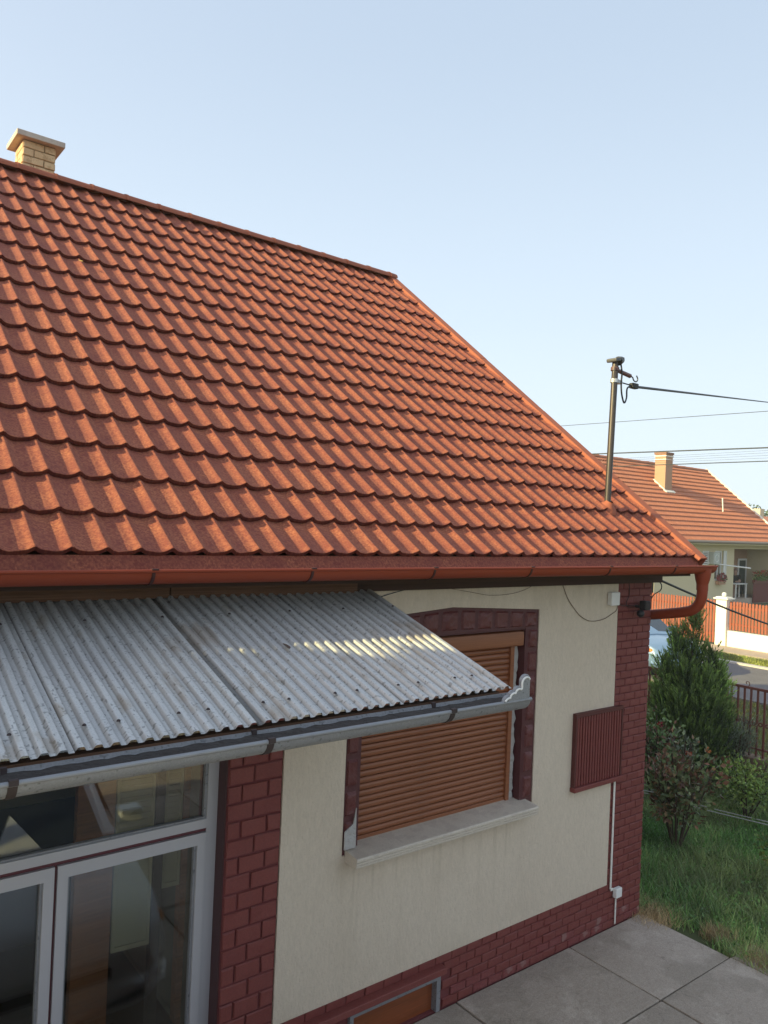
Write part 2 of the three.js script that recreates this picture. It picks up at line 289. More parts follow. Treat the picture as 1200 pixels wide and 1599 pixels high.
{ // window: stone-pattern surround, shutter, guide rails, sill
  const f = rng(91);
  const surround = group('window_surround', house);
  const stone = (pts, z = .004) => { // quad stone with rough relief
    const n = 7, P = [], I = [], c = .012, s1 = f() * 9, s2 = f() * 9;
    const at = (u, v) => { const a = pts[0], b = pts[1], cc = pts[2], d = pts[3]; return [lerp(lerp(a[0], b[0], u), lerp(d[0], cc[0], u), v), lerp(lerp(a[1], b[1], u), lerp(d[1], cc[1], u), v)]; };
    for (let j = 0; j <= n; j++) for (let i = 0; i <= n; i++) {
      const [x, y] = at(i / n, j / n), e = Math.min(i, j, n - i, n - j);
      const rel = e === 0 ? -.022 : e === 1 ? .004 : (fbm((x + s1) * .8 % 1, (y + s2) * .8 % 1, 14, 14, 3, 7) - .5) * .03 + .006;
      P.push(x, y, z + rel);
    }
    for (let j = 0; j < n; j++) for (let i = 0; i < n; i++) { const a = j * (n + 1) + i; I.push(a, a + 1, a + n + 2, a, a + n + 2, a + n + 1); }
    const g = new THREE.BufferGeometry(); g.setAttribute('position', new THREE.Float32BufferAttribute(P, 3)); g.setIndex(I); g.computeVertexNormals();
    mesh('surround_stone', uvBox(toCreasedNormals(g, .7)), M.stoneM, surround);
  };
  const topY = x => x > 3.765 ? lerp(2.85, 2.80, (x - 3.765) / .91) : lerp(2.85, 2.785, (3.765 - x) / .87);
  const botY = x => 2.685 - .012 * Math.abs(x - 3.77) / .8;
  const cuts = [2.895, 3.04, 3.175, 3.315, 3.485, 3.655, 3.845, 4.015, 4.195, 4.36, 4.53, 4.683], g = .007;
  for (let i = 0; i < cuts.length - 1; i++) { const a = cuts[i] + g, b = cuts[i + 1] - g; stone([[a, botY(a)], [b, botY(b)], [b, topY(b)], [a, topY(a)]]); }
  const ys = [1.335, 1.53, 1.72, 1.93, 2.12, 2.31, 2.50, 2.67];
  for (let i = 0; i < ys.length - 1; i++) {
    stone([[4.585, ys[i] + g], [4.683, ys[i] + g], [4.683, ys[i + 1] - g], [4.585, ys[i + 1] - g]]);
    stone([[2.895, ys[i] + g], [2.99, ys[i] + g], [2.99, ys[i + 1] - g], [2.895, ys[i + 1] - g]]);
  }
  mesh('surround_backing', slab([[2.886, 1.302], [4.698, 1.302], [4.698, 2.81], [3.77, 2.858], [2.886, 2.796]], [rect(3.002, 1.302, 4.573, 2.67)], -.0135, -.006), M.reveal, surround);
  const win = group('window', house);
  // brown roller shutter of bowed slats
  const sg = sweepX([[-.084, .0], [-.076, .003], [-.0705, .012], [-.069, .021], [-.0705, .030], [-.076, .038], [-.084, .0405]], 3.045, 4.452, true, .9);
  const box2 = sweepX([[-.10, 2.535], [-.012, 2.535], [-.004, 2.545], [-.002, 2.60], [-.006, 2.645], [-.10, 2.66]], 3.02, 4.535, true, .3);
  mesh('shutter_case', box2, M.slat, win);
  mesh('shutter_backing', box(3.03, 1.345, -.13, 4.46, 2.54, -.095), M.dark, win);
  for (let i = 0; i < 28; i++) { const y = 1.365 + i * .0428; if (y > 2.52) break; const s = mesh('slat', sg, M.slat, win); s.position.set((f() - .5) * .003, y, (f() - .5) * .0015); }
  mesh('bottom_rail', rbox(3.045, 1.338, -.088, 4.452, 1.366, -.068, .004), M.slat, win);
  for (const [a, b] of [[4.452, 4.492], [3.005, 3.046]]) mesh('guide_rail', rbox(a, 1.335, -.10, b, 2.535, -.052, .004), M.slat, win);
  // unfinished grey filler strip and chipped maroon reveal
  const fill = new THREE.BoxGeometry(.05, 1.2, .03, 3, 60, 1); { const p = fill.attributes.position; for (let i = 0; i < p.count; i++) { if (p.getX(i) > .01) p.setX(i, p.getX(i) + (vnoise(.3, p.getY(i) * .8 + .5, 9, 46, 5) - .5) * .03); } }
  fill.translate(4.515, 1.936, -.082); fill.computeVertexNormals(); mesh('filler_strip', uvBox(fill), M.render, win);
  mesh('reveal', merge([box(4.555, 1.34, -.14, 4.5745, 2.69, -.007), box(3.0005, 1.34, -.14, 3.012, 2.69, -.007), box(3.0, 2.66, -.14, 4.575, 2.6995, -.012), box(3.0, 1.301, -.37, 4.575, 2.69, -.14)]), M.reveal, win);
  mesh('patch', slab([[2.89, 1.345], [2.98, 1.345], [2.975, 1.60], [2.955, 1.50], [2.89, 1.46]], [], .012, .02), M.render, win);
  // moulded stone sill
  mesh('sill', sweepX([[-.10, 1.345], [.112, 1.325], [.128, 1.321], [.134, 1.313], [.134, 1.303], [.126, 1.300], [.126, 1.296], [.131, 1.293], [.131, 1.283], [.122, 1.280], [.122, 1.276], [.126, 1.273], [.126, 1.262], [.118, 1.256], [-.10, 1.256]], 2.912, 4.628, true, .45), M.sill, win);
  // low cellar window under a maroon ledge
  const cel = group('cellar_window', house);
  mesh('ledge', merge([rbox(2.55, .285, -.02, 3.80, .33, .065, .006), rbox(2.62, .262, -.02, 3.795, .288, .03, .006)]), M.maroon, cel);
  mesh('frame', merge([box(3.755, .0, -.06, 3.79, .262, .012), box(3.0, .225, -.06, 3.755, .2615, .012), box(3.0, .0, -.06, 3.03, .225, .012)]), M.zinc, cel);
  mesh('panel', box(3.03, -.02, -.09, 3.755, .225, -.04), mat({ map: T.slat, color: [.9, .7, .55], roughness: .35 }), cel);
}
{ // ribbed utility cabinet
  const f = rng(17), c = group('utility_cabinet', house);
  mesh('frame', merge([box(5.168, 1.905, .002, 5.812, 1.935, .04), box(5.168, 1.33, .002, 5.186, 1.905, .04), box(5.796, 1.33, .002, 5.812, 1.905, .04)]), mat({ map: T.maroon, color: [.5, .45, .45], roughness: .6 }), c);
  mesh('ledge', rbox(5.160, 1.295, .002, 5.83, 1.332, .055, .005), M.maroon, c);
  mesh('back_panel', box(5.186, 1.33, .003, 5.796, 1.905, .012), M.dark, c);
  const n = 17, w = .61 / n, s = rbox(-w * .31, 1.333, .012, w * .31, 1.903, .038, .006, 2);
  for (let i = 0; i < n; i++) { const o = mesh('slat', s, M.maroon, c); o.position.set(5.186 + (i + .5) * w, 0, (f() - .5) * .003); }
}
// ---- roof
const PITCH = Math.atan2(3.53, 4.65), EAVE = V(0, 3.24, .35), UP = V(0, Math.sin(PITCH), -Math.cos(PITCH)), NRM = V(0, Math.cos(PITCH), Math.sin(PITCH));
const roofP = (x, s, h = 0) => V(x, EAVE.y + UP.y * s + NRM.y * h, EAVE.z + UP.z * s + NRM.z * h);
const RIDGE_S = 5.80;
{
  const f = rng(2024), roof = group('roof', house), W = .1595, sAt = k => .2949 * k + .00411 * k * k;
  const A = .0265;
  const variants = [];
  for (let v = 0; v < 8; v++) {
    const skew = (f() - .5) * .26, dep = .9 + f() * .22, tw = (f() - .5) * .008;
    const prof = s => { const c = Math.abs(Math.cos(Math.PI * s)); const s2 = clamp(s + skew * Math.sin(Math.PI * s) * Math.sin(Math.PI * s), 0, 1), c2 = Math.abs(Math.cos(Math.PI * s2)); return A * (1 - dep * (1 - (.42 * Math.pow(c2, 2) + .58 * Math.pow(c, 13)))); };
    const nx = 26, P = [], UVs = [], I = [], CO = [];
    // rows: [t along slope 0..1 from nose, lift]
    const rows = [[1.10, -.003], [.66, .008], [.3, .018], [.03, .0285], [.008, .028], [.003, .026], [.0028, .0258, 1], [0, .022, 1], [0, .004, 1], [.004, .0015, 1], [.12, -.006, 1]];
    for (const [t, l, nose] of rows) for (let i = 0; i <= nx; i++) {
      CO.push(...(nose ? [.40, .26, .26] : [1, 1, 1])); // nose and underside rows tinted darker and redder than the tile face
      const s = i / nx, edge = Math.min(1, Math.min(s, 1 - s) * 6);
      const lip = t <= .001 ? 1 : 1;
      P.push((s - .5) * W * 1.0, l + prof(s) * lip + tw * (s - .5) * edge + (t > .9 ? -.001 : 0), -t);
      UVs.push((s - .5) * W, t * .36);
    }
    for (let j = 0; j < rows.length - 1; j++) for (let i = 0; i < nx; i++) { const a = j * (nx + 1) + i, b = a + nx + 1; I.push(a, b, a + 1, a + 1, b, b + 1); }
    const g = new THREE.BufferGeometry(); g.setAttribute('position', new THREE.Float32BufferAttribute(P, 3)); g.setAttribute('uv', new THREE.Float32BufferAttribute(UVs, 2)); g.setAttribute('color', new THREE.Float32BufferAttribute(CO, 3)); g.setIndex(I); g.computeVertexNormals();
    const o = f() * 4, o2 = f() * 4, uv = g.attributes.uv; for (let q = 0; q < uv.count; q++) uv.setXY(q, uv.getX(q) + o, uv.getY(q) + o2);
    variants.push(g);
  }
  const spots = [];
  for (let k = 0; k < 16; k++) for (let i = -24; i < 34; i++) {
    const s0 = sAt(k), len = Math.min(sAt(k + 1), RIDGE_S) - s0; if (len < .05) continue;
    const x = .872 + (i + .5) * W, p = roofP(x, s0), q = roofP(x, s0 + len / 2).project(camera);
    spots.push({ x, p, len, v: Math.floor(f() * 8), tilt: (f() - .5) * .018, dz: (f() - .5) * .004, view: Math.abs(q.x) < 1.03 && Math.abs(q.y) < 1.03 && q.z < 1, d: p.distanceTo(CAM) });
  }
  camera.updateMatrixWorld();
  const place = (o, t) => { o.position.copy(t.p).addScaledVector(UP, t.dz); o.rotation.set(PITCH, 0, t.tilt); o.scale.set(1, 1, t.len); };
  const seen = spots.filter(t => t.view).sort((a, b) => a.d - b.d), near = new Set(seen.slice(0, 300));
  const rest = [], tmp = new THREE.Object3D();
  for (const t of spots) {
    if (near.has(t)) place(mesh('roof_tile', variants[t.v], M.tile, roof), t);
    else { place(tmp, t); tmp.updateMatrix(); rest.push(variants[t.v].clone().applyMatrix4(tmp.matrix)); }
  }
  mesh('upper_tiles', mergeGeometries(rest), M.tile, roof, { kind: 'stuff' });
  // deck under the tiles and the far slope
  const ridge = roofP(0, RIDGE_S), bz = 2 * ridge.z - EAVE.z;
  const deck = (a, b, x0, x1, th) => { const n = NRM, g = new THREE.BufferGeometry(); return g; };
  const pr = [[EAVE.z - .02, EAVE.y - .02], [ridge.z, ridge.y - .015], [bz, EAVE.y - .02], [bz, EAVE.y - .10], [ridge.z, ridge.y - .12], [EAVE.z - .02, EAVE.y - .085]];
  mesh('roof_deck', sweepX(pr, -5.9, XR + .06, true, .1), M.woodDark, roof);
  mesh('rear_slope', sweepX([[ridge.z, ridge.y + .01], [bz - .05, EAVE.y - .02], [bz - .05, EAVE.y], [ridge.z, ridge.y + .035]], -5.9, XR + .07, true, .1), M.trim, roof);
  // verge flashing down the gable, in overlapping lengths
  for (let i = 0; i < 5; i++) {
    const a = -.06 + i * 1.18, b = Math.min(a + 1.22, RIDGE_S + .02), L = b - a, h = .052 + (i % 2) * .0025;
    const sh = [[6.278, .018], [6.285, h - .004], [6.292, h], [6.386, h + .004], [6.394, h], [6.396, -.10], [6.388, -.10], [6.386, h - .006], [6.30, h - .012]];
    const s = new THREE.Shape(sh.map(p => new THREE.Vector2(...p))), g = new THREE.ExtrudeGeometry(s, { depth: L, bevelEnabled: false });
    const m = mesh('verge_flashing', uvBox(g), M.trim, roof); m.position.copy(roofP(0, b)); m.rotation.x = PITCH;
  }
  // ridge caps
  const cap = (() => { const P = [], I = [], n = 14, rows = [[0, 1.03], [.012, 1.05], [.03, 1.05], [.038, 1.0], [.37, .96]]; for (const [x, k] of rows) for (let i = 0; i <= n; i++) { const a = Math.PI * (i / n); P.push(x, Math.pow(Math.sin(a), .8) * .088 * k - .032, Math.cos(a) * .142 * k); } for (let j = 0; j < rows.length - 1; j++) for (let i = 0; i < n; i++) { const a = j * (n + 1) + i, b = a + n + 1; I.push(a, a + 1, b, a + 1, b + 1, b); } const g = new THREE.BufferGeometry(); g.setAttribute('position', new THREE.Float32BufferAttribute(P, 3)); g.setIndex(I); return uvBox(toCreasedNormals(g, .8)); })();
  for (let i = -20; i < 14; i++) { const m = mesh('ridge_cap', cap, M.trim, roof); m.position.set(1.275 + i * .357 + .357, ridge.y + .008, ridge.z); m.rotation.y = 0; m.rotation.z = (f() - .5) * .008; if (m.position.x > 6.5) roof.remove(m); else if (m.position.x > 6.2) m.scale.x = .32; }
  { const g = new THREE.SphereGeometry(.1, 12, 8, 0, Math.PI * 2, 0, Math.PI / 2); g.scale(.5, .75, 1.25); mesh('ridge_end', uvBox(g), M.trim, roof).position.set(6.37, ridge.y - .01, ridge.z); }
  // apron under the last course
  const ap = mesh('eave_apron', sweepX([[.352, 3.245], [.40, 3.165], [.396, 3.163], [.345, 3.24]], -5.9, 6.33, true, .2), mat({ map: T.granule, color: [.8, .76, .8], roughness: .92, bumpMap: T.grit, bumpScale: .001 }), roof);
  // soffit and fascia
  mesh('soffit', merge([box(-5.9, 3.0, .0025, 6.30, 3.075, .06), box(-5.9, 3.082, .06, 6.30, 3.105, .33), box(-5.9, 3.10, .315, 6.32, 3.23, .34)]), mat({ map: T.wood, color: [.20, .13, .11], roughness: .8 }), roof);
}
{ // chimney on the ridge, yellow brick with a stone cap
  const c = group('chimney', house), x0 = 1.722, x1 = 2.03, z1 = -4.34, z0 = -4.66, f = rng(33), ch = .0765;
  mesh('core', box(x0 + .012, 6.4, z0 + .012, x1 - .012, 7.118, z1 - .012), M.yMortar, c);
  const face = (len, put) => {
    for (let r = 0; r < 9; r++) {
      let x = 0, w = r % 2 ? len * .34 : len * .66; const y = 7.112 - (r + .5) * ch;
      for (let k = 0; k < 2; k++) { const ww = k ? len - w : w; const g = brickGeo(ww - .009, ch - .010, .02, .004, f, .003); const m = mesh('brick', g, M.yellow, c); put(m, x + ww / 2, y); x += ww; }
    }
  };
  face(x1 - x0, (m, u, y) => m.position.set(x0 + u, y, z1 - .018));
  face(z1 - z0, (m, u, y) => { m.position.set(x0 + .018, y, z0 + u); m.rotation.y = -Math.PI / 2; });
  face(z1 - z0, (m, u, y) => { m.position.set(x1 - .018, y, z0 + u); m.rotation.y = Math.PI / 2; });
  mesh('cap', rbox(x0 - .075, 7.115, z0 - .07, x1 + .075, 7.172, z1 + .075, .008), M.capstone, c);
}
{ // gutter, brackets and downpipe in rust brown
  const gut = group('gutter', house), zc = .425, yc = 3.178, r = .068;
  const prof = []; for (let i = 0; i <= 16; i++) { const a = Math.PI * (1 + i / 16); prof.push([zc - r * Math.cos(a) * -1, yc + r * Math.sin(a)]); }
  const out = prof.map(p => p), inn = prof.map(([z, y]) => [zc + (z - zc) * .95, yc + (y - yc) * .95]).reverse();
  const half = [...out.slice().sort((a, b) => 0), ...inn];
  mesh('trough', sweepX(half, -5.9, 6.45, true, .6), M.gutter, gut);
  mesh('rolled_lip', cyl([-5.9, yc, zc + r], [6.452, yc, zc + r], .0085, .0085, 10), M.gutter, gut);
  { const g = new THREE.CircleGeometry(r, 20, Math.PI, Math.PI); g.rotateY(Math.PI / 2); g.translate(6.449, yc, zc); mesh('end_cap', uvBox(g), M.gutter, gut); }
  const bracket = sweepX(half.map(([z, y]) => [zc + (z - zc) * 1.07, yc + (y - yc) * 1.07]), -.008, .008, true, .6);
  for (let x = -4.8; x < 6.2; x += .884) { const m = mesh('joint_band', bracket, M.gutterDark, gut); m.position.x = x + .0 + (1.373 - (-4.8 + 7 * .884)); const c = mesh('clip', rbox(-.012, yc + .004, zc + r - .012, .022, yc + .012, zc + r + .012, .003), M.gutterDark, gut); c.position.x = m.position.x; }
  const dp = group('downpipe', house);
  const fun = new THREE.LatheGeometry([[.070, .0], [.069, -.05], [.062, -.09], [.050, -.135], [.047, -.15]].map(p => new THREE.Vector2(...p)), 20); fun.translate(6.335, 3.155, .425);
  mesh('outlet', uvBox(fun), M.gutter, dp);
  const pipe = [[6.335, 3.02, .425], [6.335, 2.93, .425], [6.335, 2.85, .405], [6.335, 2.785, .345], [6.335, 2.755, .26], [6.335, 2.725, .12], [6.335, 2.68, -.12]];
  mesh('elbow', uvBox(tube(pipe, .046, 40, 16)), M.gutter, dp);
  mesh('pipe_joint', uvBox(cyl([6.335, 2.965, .425], [6.335, 3.015, .425], .0495, .0495, 20)), M.gutter, dp);
  mesh('pipe', uvBox(tube([[6.335, 2.68, -.12], [6.33, 2.62, -.2], [6.29, 2.5, -.24], [6.29, 2.0, -.24], [6.29, .1, -.24]], .046, 40, 14)), M.gutter, dp);
}
{ // small canopy of trapezoid steel sheets over the porch
  const can = group('canopy', house), SL = .3113, P0 = V(0, 3.016, 0), pitch = Math.atan(SL), L = 1.335;
  const W = .061, H = .0165, f = rng(61);
  const ribs = (n) => { // profile of n ribs
    const pr = []; for (let i = 0; i < n; i++) { const b = i * W; pr.push([b, 0], [b + .016, 0], [b + .0215, .0008], [b + .030, H - .002], [b + .0335, H], [b + .050, H], [b + .0535, H - .002], [b + .059, .002]); } pr.push([n * W, 0], [n * W + .02, 0]); return pr;
  };
  const sheet = (n) => { const pr = ribs(n), P = [], I = [], CC = [], rows = 10, m = pr.length; const darkBase = [.72, .95, .62, .95, 1, 1, .95, .60]; for (let j = 0; j <= rows; j++) for (const [x, y] of pr) { P.push(x, y + (vnoise(x * .2, j / rows, 16, 6, 9) - .5) * .004, L * j / rows); const pi = (P.length / 3 - 1) % m, q = pi < 3 ? .28 : darkBase[pi % 8], d2 = lerp(1, q, .6 + .5 * vnoise(x * .3, j / rows, 40, 5, 4)); CC.push(d2, d2 * lerp(.94, 1, d2), d2 * lerp(.86, 1, d2)); } for (let j = 0; j < rows; j++) for (let i = 0; i < m - 1; i++) { const a = j * m + i; I.push(a, a + m, a + 1, a + 1, a + m, a + m + 1); }  // rib bases browner and darker to strengthen rib contrast; darkest along the sheet seam
    const g = new THREE.BufferGeometry(); g.setAttribute('position', new THREE.Float32BufferAttribute(P, 3)); g.setAttribute('color', new THREE.Float32BufferAttribute(CC, 3)); g.setIndex(I); const o = toCreasedNormals(g.toNonIndexed(), .35); const p = o.attributes.position, uv = new Float32Array(p.count * 2); const o1 = f() * 5, o2 = f() * 5; for (let i = 0; i < p.count; i++) { uv[2 * i] = p.getX(i) + o1; uv[2 * i + 1] = p.getZ(i) + o2; } o.setAttribute('uv', new THREE.BufferAttribute(uv, 2)); return o; };
  const sheets = [[2.258, 12], [1.526, 12], [.794, 12], [.062, 12], [-.67, 12]];
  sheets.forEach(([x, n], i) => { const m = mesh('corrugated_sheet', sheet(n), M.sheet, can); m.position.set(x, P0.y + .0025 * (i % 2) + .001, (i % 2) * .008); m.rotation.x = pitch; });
  const screwG = new THREE.SphereGeometry(.008, 8, 5, 0, 7, 0, 1.6);
  for (let i = 0; i < 26; i++) { const x = 2.95 - i * .122 * 1.0, z = i % 3 === 0 ? .33 : 1.16; const m = mesh('screw', screwG, M.zincDark, can); m.position.set(x + (f() - .5) * .01, P0.y - SL * z + H + .006, z); }
  // timber below
  { let x = -1; for (const L of [1.35, 1.28, 1.235]) { mesh('wall_board', rbox(x, 2.996 + rr(-.004, .004), .062, x + L - .006, 3.078, .088 + rr(-.004, .004), .005), mat({ map: T.wood, color: [.62, .48, .42], roughness: .9, bumpMap: T.wood, bumpScale: .006 }), can); x += L; } }
  mesh('front_purlin', box(-1, 2.52, 1.21, 2.93, 2.606, 1.262), M.woodDark, can);
  mesh('rafter', box(2.90, 2.56, .01, 2.95, 2.62, 1.20), M.woodDark, can);
  mesh('lining', (() => { const g = box(-1, -.012, 0, 2.96, -.004, 1.21); g.rotateX(pitch); g.translate(0, P0.y - .006, 0); return g; })(), M.woodDark, can);
  // grey half-round gutter with brackets
  const gut = group('canopy_gutter', can), zc = 1.392, yc = 2.610, r = .069;
  const out = [], inn = []; for (let i = 0; i <= 14; i++) { const a = Math.PI * (1 + i / 14); out.push([zc + r * Math.cos(a), yc + r * Math.sin(a) * .9]); inn.unshift([zc + r * .94 * Math.cos(a), yc + r * .9 * .94 * Math.sin(a)]); }
  const half = [...out, ...inn];
  mesh('trough', sweepX(half, -1.1, 2.945, true, .6), M.zinc, gut);
  mesh('rolled_lip', cyl([-1.1, yc, zc + r], [2.947, yc, zc + r], .009, .009, 10), M.zinc, gut);
  mesh('back_flange', box(-1.1, yc - .02, zc - r - .004, 2.945, yc + .004, zc - r + .0005), M.zinc, gut);
  const darkBase = new THREE.PlaneGeometry(3.9, .132, 160, 6); { const p = darkBase.attributes.position; for (let i = 0; i < p.count; i++) p.setZ(i, .012 * fbm(p.getX(i) * .25 + .5, p.getY(i) + .5, 90, 30, 2, 3)); } darkBase.rotateX(-Math.PI / 2); darkBase.translate(.96, yc - .016, zc); darkBase.computeVertexNormals();
  mesh('debris', uvBox(darkBase), mat({ color: [.035, .03, .028], roughness: 1, bumpMap: T.roughB, bumpScale: .02 }), gut, { kind: 'stuff' });
  { const g = new THREE.CircleGeometry(r, 18, Math.PI, Math.PI); g.rotateY(Math.PI / 2); g.scale(1, .9, 1); g.translate(2.944, yc, zc); mesh('end_cap', uvBox(g), M.zinc, gut); }
  const br = sweepX(half.map(([z, y]) => [zc + (z - zc) * 1.05, yc + (y - yc) * 1.06]), -.014, .014, true, .6);
  for (const x of [-.9, -.16, .58, 1.48, 2.42]) { const m = mesh('bracket', merge([br, box(-.014, yc - .004, zc + r - .004, .014, yc + .014, zc + r + .014), box(-.010, yc - .01, zc - r - .004, .010, yc + .012, zc - r + .01)]), M.zincDark, gut); m.position.x = x; }
  // scalloped end plate in folded zinc
  const sh = new THREE.Shape(); const ex = 2.925, ey = 2.614; sh.moveTo(2.745, ey); sh.lineTo(ex, ey); sh.lineTo(ex, ey + .098);
  sh.bezierCurveTo(ex - .004, ey + .125, ex - .045, ey + .125, ex - .055, ey + .10); sh.bezierCurveTo(ex - .062, ey + .085, ex - .05, ey + .072, ex - .062, ey + .062); sh.bezierCurveTo(ex - .085, ey + .072, ex - .10, ey + .06, ex - .102, ey + .047); sh.bezierCurveTo(ex - .12, ey + .055, ex - .14, ey + .04, ex - .138, ey + .028); sh.bezierCurveTo(ex - .155, ey + .032, ex - .17, ey + .02, ex - .175, ey + .01); sh.lineTo(2.745, ey);
  const eg = new THREE.ExtrudeGeometry(sh, { depth: .012, bevelEnabled: true, bevelSize: .004, bevelThickness: .003, bevelSegments: 2, curveSegments: 8 }); eg.translate(0, 0, zc + r - .008);
  mesh('end_plate', uvBox(eg), M.zinc, can);
  const edge = []; for (const p of sh.getPoints(8).slice(3, -2)) edge.push([p.x, p.y - .010, zc + r + .009]);
  mesh('plate_bead', uvBox(tube(edge, .005, 60, 6)), M.white, can);
}
{ // glazed porch screen
  const po = group('porch_glazing', house), zf = -.135, d = .025;
  const fr = mesh('frame', merge([box(1.992, 0, zf - d, 2.056, 2.75, zf + d), box(-.88, 1.637, zf - d, 1.992, 1.69, zf + d), box(-.88, 2.60, zf - d, 1.992, 2.75, zf + d), box(-.88, 0, zf - d, 1.992, .06, zf + d), box(-.9, 0, zf - d, -.85, 2.75, zf + d)]), M.frame, po);
  mesh('frame_bead', merge([box(1.975, 1.69, zf - .01, 1.9915, 2.60, zf + .016), box(-.85, 1.6905, zf - .01, 1.975, 1.702, zf + .016)]), M.zinc, po);
  mesh('seam', merge([box(-.88, 1.616, zf - d, 2.05, 1.6365, zf + .015), box(1.157, .06, zf - d, 1.171, 1.616, zf + .013)]), M.seam, po);
  mesh('jamb', box(2.0565, 0, zf - .1, 2.0655, 2.75, -.016), mat({ color: [.05, .014, .016], roughness: .5 }), po);
  const leaf = (x0, x1) => {
    const g = group('casement', po);
    mesh('sash', merge([box(x0, .065, zf - d + .003, x0 + .052, 1.614, zf + d + .006), box(x1 - .052, .065, zf - d + .003, x1, 1.614, zf + d + .006), box(x0 + .052, 1.548, zf - d + .003, x1 - .052, 1.614, zf + d + .006), box(x0 + .052, .065, zf - d + .003, x1 - .052, .13, zf + d + .006)]), M.frame, g);
    mesh('glazing_bead', merge([box(x1 - .066, .13, zf - .01, x1 - .0525, 1.5475, zf + .018), box(x0 + .0525, .13, zf - .01, x0 + .062, 1.5475, zf + .018)]), M.zinc, g);
    mesh('pane', box(x0 + .05, .12, zf - .004, x1 - .05, 1.55, zf), M.glass, g); mesh('pane', box(x0 + .05, .12, zf - .02, x1 - .05, 1.55, zf - .016), M.glass, g);
  };
  leaf(1.172, 1.990); leaf(.32, 1.156); leaf(-.85, .30);
  mesh('transom_pane', box(-.86, 1.68, zf - .004, 1.98, 2.61, zf), M.glass, po); mesh('transom_pane', box(-.86, 1.68, zf - .02, 1.98, 2.61, zf - .016), M.glass, po);
  // porch room behind
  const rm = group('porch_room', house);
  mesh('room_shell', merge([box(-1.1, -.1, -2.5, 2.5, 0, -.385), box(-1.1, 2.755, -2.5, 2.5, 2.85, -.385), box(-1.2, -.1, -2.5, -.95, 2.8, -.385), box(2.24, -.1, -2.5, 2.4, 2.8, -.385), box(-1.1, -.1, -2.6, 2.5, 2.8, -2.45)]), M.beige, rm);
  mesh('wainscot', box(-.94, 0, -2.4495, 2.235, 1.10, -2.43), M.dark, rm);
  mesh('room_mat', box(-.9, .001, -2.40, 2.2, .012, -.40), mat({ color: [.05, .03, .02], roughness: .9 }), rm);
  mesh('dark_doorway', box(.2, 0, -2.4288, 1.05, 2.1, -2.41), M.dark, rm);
  mesh('door_post', box(1.06, 0, -2.428, 1.22, 2.2, -2.36), M.brown, rm);
  mesh('door_post', box(.04, 0, -2.428, .19, 2.2, -2.36), M.brown, rm);
  mesh('inner_post', box(1.995, 0, -.93, 2.055, 2.5, -.87), M.dark, rm);
  mesh('timber_panel', box(1.50, 0, -.96, 1.735, 2.4, -.90), M.brown, rm);
  mesh('door_edge', box(2.19, 0, -.95, 2.235, 2.1, -.88), M.brown, rm);
  // louvred inner doors either side of the dark post
  const louvM = mat({ color: [.34, .31, .18], roughness: .7 });
  for (const [x0, x1, y0, y1, z, tilt] of [[1.745, 1.985, .62, 1.95, -.9, -.10], [2.065, 2.185, .95, 2.0, -.9, -.06]]) {
    const ld = group('louvred_door', house), w = x1 - x0;
    mesh('door_frame', merge([box(0, y0, -.012, .018, y1, .012), box(w - .018, y0, -.012, w, y1, .012), box(.018, y1 - .03, -.012, w - .018, y1, .012), box(.018, y0, -.012, w - .018, y0 + .03, .012)]), louvM, ld);
    const lv = box(.018, -.017, -.002, w - .018, .017, .002); for (let y = y0 + .05; y < y1 - .04; y += .038) { const o = mesh('louvre', lv, louvM, ld); o.position.y = y; o.rotation.x = -.55; }
    ld.position.set(x0, 0, z); ld.rotation.y = tilt;
  }
}
rebase(house, 2.4, 0, -4.2);

// ================================================================ SMALL THINGS ON THE HOUSE
mesh('junction_box', rbox(5.566, 2.812, .004, 5.684, 2.927, .05, .008), M.white, scene, thing('small white junction box high on the cream wall beside the brick corner', 'junction box'));
{
  const s = group('floodlight', scene, thing('small black floodlight with sensor on the maroon brick corner under the eave', 'lamp'));
  mesh('housing', rbox(5.965, 2.765, .05, 6.045, 2.845, .115, .01), M.rubber, s);
  mesh('sensor', uvBox(new THREE.SphereGeometry(.034, 14, 10).translate(5.955, 2.735, .075)), M.rubber, s);
  mesh('mount', cyl([5.985, 2.79, .005], [5.985, 2.79, .06], .012), M.rubber, s);
  mesh('lens', box(5.972, 2.772, .1155, 6.038, 2.838, .118), mat({ color: [.06, .06, .06], roughness: .15 }), s);
  rebase(s, 5.99, 2.79, .006);
}
{ // thin wires
  const w = (pts, label, r = .0028, m = M.cableBrown) => mesh('wall_cable', uvBox(tube(pts.map(p => [p[0], p[1], p[2] ?? .008]), r, 50, 6)), m, scene, thing(label, 'cable'));
  w([[4.96, 3.0], [5.03, 2.89], [5.104, 2.815], [5.208, 2.735], [5.332, 2.69], [5.518, 2.697], [5.63, 2.735], [5.70, 2.77], [5.71, 2.83]], 'thin brown wire sagging on the cream wall up to the white junction box');
  w([[3.0, 2.93], [3.208, 2.978], [3.351, 3.005]], 'short thin wire on the wall just above the canopy edge', .003, M.cable);
  w([[3.67, 3.005], [3.915, 2.969], [4.131, 2.938], [4.355, 2.943], [4.493, 2.966], [4.6, 3.0]], 'faint thin wire hanging below the eave above the window', .0018);
  w([[5.70, 2.82, .012], [5.80, 2.80, .012], [5.88, 2.80, .012], [5.95, 2.80, .03]], 'black lead between the junction box and the floodlight', .003, M.rubber);
  w([[5.86, 3.0, .012], [5.87, 2.9, .012], [5.83, 2.82, .012], [5.86, 2.79, .012], [5.97, 2.79, .03]], 'black lead looping down the brick corner to the floodlight', .003, M.rubber);
  w([[6.245, 3.04, .02], [6.30, 2.98, .05], [6.31, 2.93, .04], [6.26, 2.88, .0], [6.245, 2.8, -.03]], 'black cable loop at the house corner behind the downpipe', .005, M.rubber);
}
